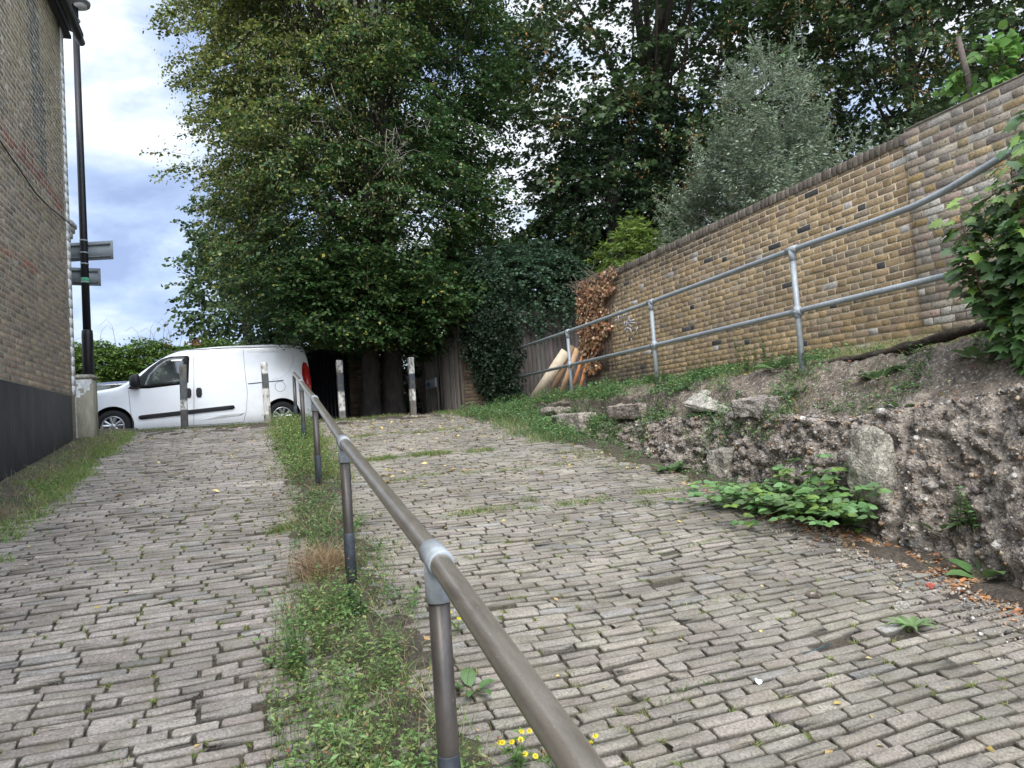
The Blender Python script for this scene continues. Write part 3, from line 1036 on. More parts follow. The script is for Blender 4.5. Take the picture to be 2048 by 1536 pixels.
# ------------------------------------------------------------------ white van (nose to -X)
def bool_cut(o, cutters):
    for c_ in cutters:
        md = o.modifiers.new('cut', 'BOOLEAN')
        md.operation = 'DIFFERENCE'
        md.solver = 'EXACT'
        md.object = c_
    dg = bpy.context.evaluated_depsgraph_get()
    me = bpy.data.meshes.new_from_object(o.evaluated_get(dg))
    o.modifiers.clear()
    o.data = me
    for c_ in cutters:
        bpy.data.objects.remove(c_)


def vehicle_body(name, parent, m, x_front, y_near, zg, W, stations, tumble, sills=.20):
    """stations: (distance from the nose, roof height, half-width factor). The body is lofted along X."""
    sx_, T_, wf = np.array(stations).T
    xq = np.concatenate([np.linspace(a, b_, 5)[:-1] for a, b_ in zip(sx_[:-1], sx_[1:])] + [[sx_[-1]]])
    T = np.interp(xq, sx_, T_)
    Wf = np.interp(xq, sx_, wf)
    for _ in range(2):
        T[1:-1] = (T[:-2] + 2 * T[1:-1] + T[2:]) / 4
        Wf[1:-1] = (Wf[:-2] + 2 * Wf[1:-1] + Wf[2:]) / 4
    tz, tw = np.array(tumble).T
    yc = y_near + W / 2
    V, NP = [], 40
    for x, t_, w_ in zip(xq, T, Wf):
        zr_ = min(.10, (t_ - sills) * .2)
        zs_ = np.linspace(sills + .06, t_ - zr_, 13)
        side = [(W / 2 * w_ * np.interp(z, tz, tw), z) for z in zs_]
        ys_, zz_ = side[-1]
        half = [(0, sills), (W / 2 * w_ * .55, sills), (W / 2 * w_ * .93, sills + .01)] + side
        half += [(ys_ - zr_ * .22, zz_ + zr_ * .45), (ys_ - zr_ * .7, zz_ + zr_ * .8), (ys_ * .72, t_ - .012), (0, t_)]
        sec = half + [(-a, z) for a, z in reversed(half[1:-1])]
        V += [(x_front + x, yc - a, zg + z) for a, z in sec]
        NP = len(sec)
    F = [(i * NP + j, i * NP + (j + 1) % NP, (i + 1) * NP + (j + 1) % NP, (i + 1) * NP + j) for i in range(len(xq) - 1) for j in range(NP)]
    F.append(tuple(reversed(range(NP))))
    F.append(tuple(range((len(xq) - 1) * NP, len(xq) * NP)))
    return B().add(V, F).build(name, m, parent, smooth=True)


def wheel(parent, x, y, zg, r, side=-1):
    b = B()
    pr = [(r * .62, .0), (r * .66, -.012), (r * .93, -.015), (r, .01), (r, .17), (r * .93, .195), (r * .62, .195)]
    n_ = 36
    V = [(x + q * math.cos(2 * math.pi * j / n_), y + d, zg + r + q * math.sin(2 * math.pi * j / n_)) for q, d in pr for j in range(n_)]
    F = [(i * n_ + j, i * n_ + (j + 1) % n_, (i + 1) * n_ + (j + 1) % n_, (i + 1) * n_ + j) for i in range(len(pr) - 1) for j in range(n_)]
    w_ = B().add(V, F).build('wheel', M_RUBB, parent, smooth=True)
    b = B()
    rr = r * .64
    # rim: outer ring, five paired spokes, hub
    prr = [(rr, 0), (rr, -.008), (rr * .90, -.004), (rr * .86, .03), (rr * .86, .10)]
    V = [(x + q * math.cos(2 * math.pi * j / n_), y + d, zg + r + q * math.sin(2 * math.pi * j / n_)) for q, d in prr for j in range(n_)]
    b.add(V, [(i * n_ + j, i * n_ + (j + 1) % n_, (i + 1) * n_ + (j + 1) % n_, (i + 1) * n_ + j) for i in range(len(prr) - 1) for j in range(n_)])
    for k in range(5):
        a0 = 2 * math.pi * k / 5 + .3
        for da in (-.27, .27):
            c1, s1 = math.cos(a0 + da * .55), math.sin(a0 + da * .55)
            c2, s2 = math.cos(a0 + da), math.sin(a0 + da)
            t1, t2 = (-s1, c1), (-s2, c2)
            for q in (0,):
                p = []
                for (rd, cc_, ss_, tt, w__, dy) in ((rr * .22, c1, s1, t1, .024, .012), (rr * .88, c2, s2, t2, .030, .000)):
                    for sg_ in (-1, 1):
                        p += [(x + rd * cc_ + sg_ * w__ * tt[0], y + dy, zg + r + rd * ss_ + sg_ * w__ * tt[1]), (x + rd * cc_ + sg_ * w__ * tt[0], y + dy + .035, zg + r + rd * ss_ + sg_ * w__ * tt[1])]
                b.add(p, [(0, 2, 6, 4), (1, 5, 7, 3), (0, 4, 5, 1), (2, 3, 7, 6)])
    b.tube([(x, y + .04, zg + r), (x, y + .002, zg + r), (x, y - .006, zg + r)], [rr * .26, rr * .26, rr * .16], 16)
    b.build('rim', M_ALLOY, w_, smooth=False)
    B().tube([(x, y + .09, zg + r), (x, y + .11, zg + r)], rr * .87, 24, (.01, .01, .01)).build('brake_plate', M_PLAST, w_)
    return w_


VZ, VY, VW = .11, 15.8, 1.83
van = thing('van', (-1, VY + .9, VZ), 'white panel van parked across the top of the ramp, dented rear sill', 'van')
XF = -3.50
ST = [(0, .62, .80), (.04, .74, .86), (.14, .90, .92), (.35, 1.0, .965), (.75, 1.06, .995), (1.05, 1.10, 1), (1.30, 1.25, 1), (1.60, 1.50, 1), (1.90, 1.70, 1), (2.15, 1.80, 1), (2.5, 1.85, 1), (3.0, 1.885, 1), (3.8, 1.90, 1), (4.3, 1.885, 1), (4.55, 1.86, .995), (4.64, 1.80, .985), (4.70, 1.55, .975), (4.73, 1.2, .97)]
TB = [(.2, .96), (.35, .985), (.55, 1.0), (.95, 1.0), (1.1, .985), (1.3, .95), (1.6, .88), (1.9, .81)]
body = vehicle_body('body', van, M_WHITE, XF, VY, VZ, VW, ST, TB, sills=.20)
wx = (-2.56, .62)
cuts = []
for x_ in wx:
    c_ = B().tube([(x_, VY - .2, VZ + .33), (x_, VY + .30, VZ + .33)], .375, 40).build('cut', M_BLACK)
    cuts.append(c_)
bool_cut(body, cuts)
body.data.materials.clear()
body.data.materials.append(M_WHITE)
for p in body.data.polygons:
    p.use_smooth = True
md = body.modifiers.new('split', 'EDGE_SPLIT')
md.split_angle = R(35)


def side_y(z):
    return VY + VW / 2 - VW / 2 * float(np.interp(z, [q[0] for q in TB], [q[1] for q in TB]))


for x_ in wx:
    b = B().tube([(x_, VY + .03, VZ + .33), (x_, VY + .29, VZ + .33)], .37, 32, caps=True)
    # dark liner ring behind the wheel
    b = B()
    n_ = 32
    V = [(x_ + q * math.cos(2 * math.pi * j / n_), VY + d, VZ + .33 + q * math.sin(2 * math.pi * j / n_)) for q, d in ((.372, .03), (.372, .295), (.0, .296)) for j in range(n_)]
    b.add(V, [(i * n_ + j, i * n_ + (j + 1) % n_, (i + 1) * n_ + (j + 1) % n_, (i + 1) * n_ + j) for i in range(2) for j in range(n_)])
    b.build('wheel_arch_liner', M_PLAST, van)
    wheel(van, x_, VY + .035, VZ, .315)
for x_ in wx:
    wheel(van, x_, VY + VW - .24, VZ, .315)


def side_panel(name, pts, m, parent, off=.006, thick=.004, sub=10):
    """flat patch following the curved side of the van; pts = (x, z) outline"""
    bmx = []
    P = []
    for i in range(len(pts)):
        a, c_ = pts[i], pts[(i + 1) % len(pts)]
        for k in range(sub):
            t_ = k / sub
            P.append((a[0] + (c_[0] - a[0]) * t_, a[1] + (c_[1] - a[1]) * t_))
    cxm = sum(p[0] for p in P) / len(P)
    czm = sum(p[1] for p in P) / len(P)
    rings_ = [1., .75, .5, .25]
    V = []
    for r_ in rings_:
        V += [(cxm + (x - cxm) * r_, czm + (z - czm) * r_) for x, z in P]
    V.append((cxm, czm))
    n_ = len(P)
    V3 = [(x, side_y(z) - off, VZ + z) for x, z in V] + [(x, side_y(z) + .01, VZ + z) for x, z in P]
    F = [(i * n_ + j, i * n_ + (j + 1) % n_, (i + 1) * n_ + (j + 1) % n_, (i + 1) * n_ + j) for i in range(3) for j in range(n_)]
    F += [(3 * n_ + j, 3 * n_ + (j + 1) % n_, 4 * n_) for j in range(n_)]
    o = 4 * n_ + 1
    F += [(j, o + j, o + (j + 1) % n_, (j + 1) % n_) for j in range(n_)]
    return B().add(V3, F).build(name, m, parent, smooth=False)


def seam(name, pts, w, m, parent, off=.002, rad=None):
    P = []
    for a, c_ in zip(pts[:-1], pts[1:]):
        for k in range(6):
            t_ = k / 6
            P.append((a[0] + (c_[0] - a[0]) * t_, a[1] + (c_[1] - a[1]) * t_))
    P.append(pts[-1])
    return B().tube([(x, side_y(z) - off, VZ + z) for x, z in P], w, 6).build(name, m, parent, smooth=True)


M_SEAM = mat('shut_line', (.16, .165, .17), rough=.7, namt=0)
M_FRAME = mat('window_rubber', (.012, .012, .013), rough=.45, namt=0)
wf_ = side_panel('window_surround', [(-2.27, 1.04), (-2.10, 1.23), (-1.86, 1.47), (-1.66, 1.62), (-1.50, 1.67), (-1.17, 1.68), (-1.14, 1.64), (-1.17, 1.12), (-1.22, 1.09), (-1.9, 1.03)], M_FRAME, van, off=.004)
side_panel('side_window', [(-1.98, 1.075), (-1.90, 1.30), (-1.75, 1.48), (-1.56, 1.615), (-1.46, 1.635), (-1.21, 1.64), (-1.215, 1.13), (-1.6, 1.09)], M_GLASS, wf_, off=.008)
seam('door_seam', [(-2.26, 1.0), (-2.24, .6), (-2.20, .28), (-2.1, .22), (-1.12, .235)], .004, M_SEAM, van)
seam('door_seam', [(-1.07, 1.78), (-1.06, 1.4), (-1.08, .8), (-1.11, .235), (-.35, .24)], .004, M_SEAM, van)
seam('door_seam', [(-.10, 1.78), (-.08, 1.2), (-.055, .85), (-.09, .5), (-.16, .24), (-.4, .24)], .004, M_SEAM, van)
seam('panel_crease', [(-.02, 1.72), (.80, 1.70), (.90, 1.66), (.90, 1.50), (.80, 1.27), (.62, 1.13), (.45, 1.11)], .006, mat('crease', (.62, .64, .67), rough=.3, coat=.4, namt=0), van, off=-.002)
seam('roof_gutter', [(-1.5, 1.765), (-1.2, 1.80), (-.5, 1.82), (.4, 1.82), (.95, 1.80)], .007, M_SEAM, van, off=.0)
side_panel('rub_strip', [(-2.10, .44), (-2.06, .415), (-.36, .52), (-.31, .55), (-.33, .60), (-.38, .605), (-2.05, .50), (-2.1, .48)], M_PLAST, van, off=.022)
seam('sliding_rail', [(-.04, 1.035), (.28, 1.055), (.68, 1.08)], .009, M_PLAST, van, off=.004)
flap = [(.60 + .105 * math.cos(a * math.pi / 12), .95 + .105 * math.sin(a * math.pi / 12)) for a in range(25)]
seam('fuel_flap', flap, .004, M_SEAM, van)
for x_ in (-1.18, -.98):
    side_panel('door_handle', [(x_ - .055, .85), (x_ - .03, .80), (x_ + .03, .80), (x_ + .055, .85), (x_ + .055, .96), (x_ + .03, 1.0), (x_ - .03, 1.0), (x_ - .055, .96)], M_PLAST, van, off=.016, sub=3)
side_panel('sill_dent', [(-1.0, .33), (-.2, .38), (-.12, .44), (-.6, .41)], mat('dent', (.50, .51, .53), rough=.35, namt=.3, nscale=5), van, off=.003)
# tail lamp wraps the rear corner
b = B()
for k, (z0, z1, xa) in enumerate(((.78, .95, 1.13), (.95, 1.30, 1.10), (1.30, 1.42, 1.10))):
    pass
tl = [(1.12, .78), (1.09, .95), (1.06, 1.2), (1.07, 1.38), (1.10, 1.46), (1.16, 1.44), (1.22, 1.3), (1.238, 1.0), (1.235, .78)]
V = [(x, side_y(z) - .03 + (.04 if x > 1.2 else 0), VZ + z) for x, z in tl] + [(x - .0, side_y(z) + .14, VZ + z) for x, z in tl]
F = [(j, (j + 1) % 9, 9 + (j + 1) % 9, 9 + j) for j in range(9)] + [tuple(range(9)), tuple(reversed(range(9, 18)))]
B().add(V, F).build('tail_lamp', M_RED, van)
B().box(.98, 1.26, VY + .05, VY + VW - .05, VZ + .22, VZ + .58, (.02, .02, .02), bev=.03).build('rear_bumper', M_PLAST, van)
B().box(XF - .03, XF + .35, VY + .16, VY + VW - .16, VZ + .18, VZ + .50, (.02, .02, .02), bev=.04).build('front_bumper', M_PLAST, van)
# door mirror
b = B()
V = []
for (dx, s_) in ((-.10, .6), (-.05, .95), (.03, 1.), (.07, .92)):
    for (yy, zz_) in ((0, -.12), (-.10, -.14), (-.19, -.10), (-.20, .08), (-.14, .14), (0, .12)):
        V.append((-2.12 + dx, VY - .03 + yy * s_, VZ + 1.17 + zz_ * s_))
F = [(i * 6 + j, i * 6 + (j + 1) % 6, (i + 1) * 6 + (j + 1) % 6, (i + 1) * 6 + j) for i in range(3) for j in range(6)] + [tuple(reversed(range(6))), tuple(range(18, 24))]
b.add(V, F)
b.box(-2.2, -2.08, VY - .05, VY + .04, VZ + 1.03, VZ + 1.08)
b.build('door_mirror', M_PLAST, van, smooth=False)
# windscreen and bonnet line
ws = []
for x, t_ in ((1.12, 1.13), (1.30, 1.25), (1.60, 1.50), (1.90, 1.70), (1.97, 1.735)):
    ws.append((XF + x, t_))
V = []
for x, t_ in ws:
    for k in np.linspace(-1, 1, 9):
        hw = VW / 2 * float(np.interp(t_, [q[0] for q in TB], [q[1] for q in TB])) * .9
        V.append((x - .012, VY + VW / 2 + hw * k, VZ + t_ + .012 - .03 * abs(k) ** 3))
B().add(V, [(i * 9 + j, i * 9 + j + 1, (i + 1) * 9 + j + 1, (i + 1) * 9 + j) for i in range(4) for j in range(8)]).build('windscreen', M_GLASS, van, smooth=True)
B().tube([(-2.75, side_y(.9) + .12, VZ + .93), (-3.2, side_y(.85) + .10, VZ + .86), (-3.4, side_y(.8) + .2, VZ + .80)], [.03, .07, .04], 8).build('headlamp', M_GLASS, van, smooth=True)

# dark blue car beyond the van, only its roof and glass showing over the bonnet
car = thing('parked_car', (-4, 19.2, .11), 'dark blue car parked beyond the white van, seen over its bonnet', 'car')
CST = [(0, .5, .8), (.1, .68, .88), (.5, .84, .95), (1.1, .95, 1), (1.6, 1.25, 1), (2.0, 1.42, 1), (2.8, 1.45, 1), (3.5, 1.35, .98), (3.9, 1.0, .95), (4.1, .85, .9)]
cb = vehicle_body('body', car, M_BLUE, -5.4, 18.3, .11, 1.74, CST, [(.2, .95), (.6, 1), (.95, .97), (1.45, .78)], sills=.2)
V = []
for z, x0, x1 in ((.98, -4.1, -1.75), (1.34, -3.5, -2.1)):
    yy = 18.3 + .87 - .87 * float(np.interp(z, [.2, .6, .95, 1.45], [.95, 1, .97, .78])) - .008
    V += [(x0, yy, .11 + z), (x1, yy, .11 + z)]
B().add(V, [(0, 1, 3, 2)]).build('side_window', M_GLASS, car)
for x_ in (-4.65, -2.1):
    wheel(car, x_, 18.33, .11, .31)


# ------------------------------------------------------------------ backdrop: garden walls, gates, fence
def simple_wall(name, label, cat, p0, p1, z0, z1, thick, pal_, mort, cop=None):
    p0, p1 = Vector((*p0, 0)), Vector((*p1, 0))
    L_ = (p1 - p0).length
    U = (p1 - p0).normalized()
    W = Vector((U.y, -U.x, 0))          # right-hand side of the direction p0 -> p1
    t_ = thing(name, ((p0 + p1) / 2).to_tuple()[:2] + (z0,), label, cat)
    br = flemish(0, L_, 0, z1 - z0)
    pal_ = np.array(pal_)
    col = pal_[rs.randint(0, len(pal_), len(br))] * rs.uniform(.75, 1.2, (len(br), 1))
    b = B()
    brickwork(b, None, (p0.x, p0.y, z0), U, W, br, col)
    b.build('brick_face', M_BRICK, t_)
    q = [p0, p1, p1 - W * thick, p0 - W * thick]
    V = [(v.x, v.y, z0 - .2) for v in q] + [(v.x, v.y, z1) for v in q]
    B().add(V, [(0, 1, 5, 4), (1, 2, 6, 5), (2, 3, 7, 6), (3, 0, 4, 7), (4, 5, 6, 7)], mort).build('core', M_MORT, t_)
    if cop:
        q = [p0 + W * .04, p1 + W * .04, p1 - W * (thick + .04), p0 - W * (thick + .04)]
        V = [(v.x, v.y, z1 + .001) for v in q] + [(v.x, v.y, z1 + .07) for v in q]
        B().add(V, [(0, 3, 2, 1), (0, 1, 5, 4), (1, 2, 6, 5), (2, 3, 7, 6), (3, 0, 4, 7), (4, 5, 6, 7)], cop).build('coping', M_MORT, t_)
    return t_


BRP = [(.17, .12, .075), (.15, .105, .07), (.12, .09, .065), (.19, .14, .085)]
simple_wall('garden_wall', 'brown garden brick wall behind the van, creeper spilling over it', 'wall', (-12, 20.6), (1.15, 20.6), .1, 1.98, .25, BRP, (.2, .17, .13), (.16, .14, .11))
simple_wall('yard_wall', 'dark brown brick wall in the shade behind the lime trunks', 'wall', (2.28, 17.6), (3.25, 17.6), .15, 1.75, .25, BRP, (.16, .135, .11))
simple_wall('gate_wall', 'low brown brick wall left of the old board gate', 'wall', (4.3, 21.5), (4.3, 18.15), .15, 1.72, .25, [(.26, .20, .14), (.22, .17, .12), (.19, .15, .11), (.25, .19, .13)], (.22, .19, .155))
simple_wall('side_wall', 'dark brick wall under the ivy right of the old board gate', 'wall', (4.3, 14.55), (4.95, 13.75), .1, 1.7, .25, BRP, (.15, .13, .11))


def boards(name, label, cat, p0, p1, z0, zt, colr, w=.11, rail_col=None, m=M_WOODG, gap=.006, jag=.03):
    p0, p1 = Vector((*p0, 0)), Vector((*p1, 0))
    L_ = (p1 - p0).length
    U = (p1 - p0).normalized()
    W = Vector((U.y, -U.x, 0))
    t_ = thing(name, ((p0 + p1) / 2).to_tuple()[:2] + (z0,), label, cat)
    b = B()
    x = 0
    while x < L_:
        e_ = min(x + w - gap, L_)
        zz_ = (zt(x / L_) if callable(zt) else zt) + rs.uniform(-jag, jag)
        a, c_ = p0 + U * x, p0 + U * e_
        o_ = rs.uniform(0, .006)
        q = [a + W * o_, c_ + W * o_, c_ - W * .022, a - W * .022]
        V = [(v.x, v.y, z0 + rs.uniform(0, .02)) for v in q] + [(v.x, v.y, zz_) for v in q]
        b.add(V, [(0, 1, 5, 4), (1, 2, 6, 5), (2, 3, 7, 6), (3, 0, 4, 7), (4, 5, 6, 7)], np.array(colr) * rs.uniform(.7, 1.25) * rs.uniform(.95, 1.05, 3))
        x += w
    b.build('board_panel', m, t_)
    return t_, U, W, p0, L_


t_, U, W, p0, L_ = boards('board_gate', 'weathered grey brown board gates with a leaning post, at the end of the ramp', 'gate', (4.28, 18.1), (4.28, 14.6), .24, lambda u: 1.95 + .22 * u, (.50, .44, .36))
for y_ in (18.1, 16.35, 14.6):
    B().box(4.22, 4.30, y_ - .05, y_ + .05, .2, 2.05 + (.25 if y_ < 17 else -.1), (.12, .10, .08), bev=.006).build('post', M_WOODG, t_)
boards('upper_fence', 'brown close board fence standing above the low brick wall', 'fence', (4.6, 21.5), (4.6, 18.2), 1.5, 2.5, (.27, .19, .12))
boards('dark_fence', 'dark weathered board fence behind the end of the galvanised railing', 'fence', (5.3, 14.35), (7.6, 14.15), .35, 2.35, (.075, .066, .058), w=.10)
t_, U, W, p0, L_ = boards('black_gate', 'black corrugated metal gate behind the rear of the van', 'gate', (1.15, 17.55), (2.27, 17.55), .2, 2.1, (.012, .012, .014), w=.09, m=M_BLACK, jag=0, gap=.004)
B().box(1.16, 2.26, 17.58, 17.60, .2, 2.08).build('backing', M_BLACK, t_)
t_, U, W, p0, L_ = boards('slatted_fence', 'dark slatted fence on the garden wall beside the lime tree', 'fence', (-1.0, 20.75), (2.2, 20.75), 1.9, 2.45, (.07, .05, .045), w=.09, gap=.02)
# little street-name style sign on two legs
st_ = thing('street_sign', (4.1, 16.8, .25), 'small white sign with blue marks on two grey legs before the board gates', 'sign')
B().box(4.10, 4.125, 16.28, 17.3, .92, 1.14, (.55, .58, .60), bev=.004).build('plate', mat('sign_white', (.52, .55, .57), nscale=9, namt=.15, rough=.5), st_)
for y_ in (16.33, 17.25):
    B().box(4.13, 4.17, y_ - .03, y_ + .03, .1, 1.16, (.17, .165, .155), bev=.005).build('leg', M_WOODG, st_)
b = B()
for (a, z0, c_, z1) in ((17.15, 1.0, 17.1, 1.07), (17.1, 1.07, 17.05, .98), (17.0, 1.02, 16.95, 1.08), (16.95, 1.08, 16.90, .97), (16.90, .97, 16.84, 1.05), (17.0, .98, 16.86, .96)):
    b.tube([(4.099, a, z0), (4.099, c_, z1)], .010, 4, (.03, .10, .30))
b.build('blue_marks', M_ATTR, st_)

# planks leaning by the end of the brick wall (foot, head, width, colour)
M_PLANK = mat('sawn_timber', attr=True, rough=.8, nscale=14, namt=.14, n2=(60, .1))
pl = [((5.36, 13.45), (6.00, 12.90), .20, .98, (.50, .42, .31), 'widest pale grey plank leaning lowest against the brick wall end', .03),
      ((5.66, 13.25), (6.16, 12.90), .12, 1.04, (.22, .14, .085), 'dark brown plank leaning between the wide pale plank and the orange ones', .04),
      ((5.82, 13.08), (6.20, 12.78), .10, .96, (.42, .27, .16), 'light brown plank leaning right of the dark brown one', .03),
      ((5.98, 12.90), (6.24, 12.62), .07, .80, (.40, .17, .075), 'tall thin orange brown plank leaning on the brick wall end', .03),
      ((6.06, 12.70), (6.25, 12.50), .06, .62, (.48, .20, .08), 'short bright orange plank leaning on the brick wall end', .03)]
for (f0, f1, w_, h_, c_, lab, th) in pl:
    z0 = bank_z(f0[0], f0[1]) - .02
    a = Vector((f0[0], f0[1], z0))
    e_ = Vector((f1[0] - .04, f1[1], z0 + h_))
    d = (e_ - a).normalized()
    s_ = d.cross(Vector((.30, .95, .1))).normalized()
    n_ = d.cross(s_)
    V = [tuple(a + d * t1 * (e_ - a).length + s_ * w_ / 2 * t2 + n_ * th / 2 * t3) for t1 in (0, 1) for t2 in (-1, 1) for t3 in (-1, 1)]
    o = B().add(V, [(0, 1, 3, 2), (4, 6, 7, 5), (0, 4, 5, 1), (2, 3, 7, 6), (0, 2, 6, 4), (1, 5, 7, 3)], c_).build('plank', M_PLANK)
    tag(o, lab, 'plank', 'timber leaning at the end of the brick wall')
o = B().box(5.85, 6.2, 12.42, 12.52, bank_z(6, 12.45) - .03, bank_z(6, 12.45) + .09, (.36, .17, .09), bev=.008).build('brick_block', M_ATTR)
tag(o, 'orange block lying at the foot of the leaning planks', 'block')


# ------------------------------------------------------------------ plants
def sprays(b, tw, A, D, L_, per, size, tmpl, colf, droop=.25, width=.28, twig_r=.005, flat=.55, aspect=1., tcol=(.07, .055, .04)):
    """leafy shoots: from A along D, leaves set alternately on both sides, hanging slightly"""
    A, D = np.asarray(A, float), np.asarray(D, float)
    n = len(A)
    L_ = np.broadcast_to(np.asarray(L_, float), (n,))
    D = D / np.linalg.norm(D, axis=1, keepdims=True)
    E_ = A + D * L_[:, None] - np.array([0, 0, 1.]) * (droop * L_)[:, None]
    if tw is not None:
        M_ = A + D * (L_ * .5)[:, None] - np.array([0, 0, 1.]) * (droop * .25 * L_)[:, None]
        tw.prisms(A, M_, np.full(n, twig_r), np.full(n, twig_r * .7), tcol)
        tw.prisms(M_, E_, np.full(n, twig_r * .7), np.full(n, twig_r * .3), tcol)
    t = np.tile(np.linspace(.12, 1., per), n)
    a = np.repeat(np.arange(n), per)
    P = A[a] + D[a] * (L_[a] * t)[:, None] - np.array([0, 0, 1.]) * (droop * L_[a] * t * t)[:, None]
    S = np.cross(D[a], [0, 0, 1.])
    S /= np.linalg.norm(S, axis=1, keepdims=True) + 1e-6
    sg_ = np.where(np.tile(np.arange(per) % 2, n) == 0, 1., -1.)[:, None]
    m = len(a)
    off = rs.uniform(.0, 1., (m, 1)) * width * L_[a][:, None] * (1.15 - t[:, None])
    P = P + S * sg_ * off + rs.normal(0, .03, (m, 3)) * L_[a][:, None] * flat * 2
    LD = D[a] * .6 + S * sg_ * .8 + rs.normal(0, .35, (m, 3)) + np.array([0, 0, -.35])
    NN = np.array([0, 0, 1.]) + rs.normal(0, flat, (m, 3))
    b.leaves(P, LD, NN, size * rs.uniform(.65, 1.25, m), tmpl, colf(P, m), aspect)
    return E_


def crown_points(n, cen, prof, shell=.55, fr=1.6, seed=0, amp=.35, squash=(1, 1)):
    """random points in a lumpy crown: prof = [(z, radius)] above the ground, around the axis cen"""
    z_, r_ = np.array(prof).T
    out_ = []
    tries = 0
    while len(out_) < n and tries < n * 30:
        tries += 1
        z = rs.uniform(z_[0], z_[-1])
        Rm = float(np.interp(z, z_, r_))
        if rs.rand() > (Rm / r_.max()) ** 1.2 + .05:
            continue
        a = rs.uniform(0, 2 * math.pi)
        q = Vector((math.cos(a) * fr, math.sin(a) * fr, z * .45 * fr + seed))
        lump = 1 + amp * mn.noise(q) + amp * .6 * mn.noise(q * 2.3)
        u = shell + (1 - shell) * rs.rand() ** .6 if rs.rand() < .8 else rs.rand()
        r = Rm * lump * u
        out_.append((cen[0] + r * math.cos(a) * squash[0], cen[1] + r * math.sin(a) * squash[1], z, a, u))
    return np.array(out_)


def limb_tree(b, base, targets, r0, bend=.25, col=(.05, .04, .03)):
    """limbs from the stem axis out to the given targets"""
    for t_ in targets:
        t_ = Vector(t_)
        z0 = base[2] + (t_.z - base[2]) * rs.uniform(.35, .75)
        a = Vector((base[0] + (t_.x - base[0]) * .03, base[1] + (t_.y - base[1]) * .03, z0))
        m_ = a.lerp(t_, .5) + Vector((rs.normal(0, .2), rs.normal(0, .2), bend))
        m2 = a.lerp(t_, .8) + Vector((rs.normal(0, .15), rs.normal(0, .15), bend * .5))
        rr = r0 * rs.uniform(.5, 1)
        b.tube([a, m_, m2, t_], [rr, rr * .6, rr * .35, rr * .15], 6, col)


def trunk(parent, pts, rad, name='trunk', n=18):
    b = B()
    P = []
    Rr = []
    for (p0, p1), (r0, r1) in zip(zip(pts[:-1], pts[1:]), zip(rad[:-1], rad[1:])):
        for k in range(6):
            t_ = k / 6
            P.append(Vector(p0).lerp(Vector(p1), t_))
            Rr.append(r0 + (r1 - r0) * t_)
    P.append(Vector(pts[-1]))
    Rr.append(rad[-1])
    b.tube(P, Rr, n)
    V = b.V[0]
    for i, v in enumerate(V):
        k = i // n
        if k < len(P):
            c_ = P[k]
            d = Vector(v) - c_
            a = math.atan2(d.y, d.x)
            f_ = 1 + .10 * mn.noise(Vector((math.cos(a) * 1.6, math.sin(a) * 1.6, c_.z * .5))) + .07 * mn.noise(Vector((math.cos(a) * 5, math.sin(a) * 5, c_.z * .8)))
            V[i] = tuple(c_ + d * f_)
    return b.build(name, M_BARK, parent, smooth=True)


# --- the big lime at the head of the ramp
LT = (3.0, 16.25)
lime = thing('lime_tree', (LT[0], LT[1], .25), 'tall lime tree with two dark trunks, leafy to head height, right of the van', 'tree')
trunk(lime, [(2.56, 16.1, .1), (2.55, 16.1, .6), (2.62, 16.12, 2.2), (2.8, 16.2, 5), (2.6, 16.3, 11)], [.30, .215, .20, .16, .07])
trunk(lime, [(3.08, 16.15, .1), (3.07, 16.15, .6), (3.10, 16.18, 2.2), (3.15, 16.2, 5.5), (3.2, 16.2, 8.5), (3.5, 16.3, 12)], [.34, .25, .23, .19, .19, .08])
prof = [(1.75, 2.6), (2.5, 3.2), (3.3, 3.35), (4.5, 3.5), (6, 3.6), (7.5, 3.65), (9, 3.55), (10.5, 3.6), (12, 3.6), (13.5, 2.2), (14.5, .6)]
cp = crown_points(1300, (2.62, 16.4), prof, shell=.5, seed=3., amp=.28, squash=(1.0, .86))
cp = np.repeat(cp, 6, 0)
cp[:, :3] += np.clip(rs.normal(0, 1, (len(cp), 3)), -1.6, 1.6) * [.32, .32, .13]
cp[:, 3] += rs.normal(0, .35, len(cp))
cp = cp[~((cp[:, 1] < 15.6) & (cp[:, 0] < 2.6) & (cp[:, 2] < 2.6)) & ~((cp[:, 0] < .9) & (cp[:, 2] < 2.7)) & (cp[:, 2] > 1.7)]
# drooping skirt in front of the trunks
sk = np.stack([rnd(170, .9, 4.5), rnd(170, 13.9, 15.6), rnd(170, 1.95, 3.6), rnd(170, -2.2, -.9), rnd(170)], 1)
sk = sk[sk[:, 2] > 1.75 + .35 * np.abs(sk[:, 0] - 2.2) - .25 * (sk[:, 1] > 15)]
sk = np.repeat(sk, 6, 0)
sk[:, :3] += np.clip(rs.normal(0, 1, (len(sk), 3)), -1.6, 1.6) * [.28, .28, .10]
cp = np.concatenate([cp, sk])
A = cp[:, :3].copy()
outd = np.stack([np.cos(cp[:, 3]), np.sin(cp[:, 3]), rs.normal(.0, .25, len(cp))], 1) + rs.normal(0, .35, (len(cp), 3))


def lime_col(P, m):
    s_ = smooth(-.2, 1., (P[:, 2] - 5.5) * .18 - (P[:, 0] - 2.2) * .22)      # more blossom bracts in the high left of the crown
    c = vary((.040, .088, .024), m, .38)
    c2 = vary((.19, .215, .052), m, .25)
    k = rs.rand(m) < (.07 + .66 * s_)
    c[k] = c2[k]
    k = rs.rand(m) < .006
    c[k] = np.array([.32, .25, .05])
    return c


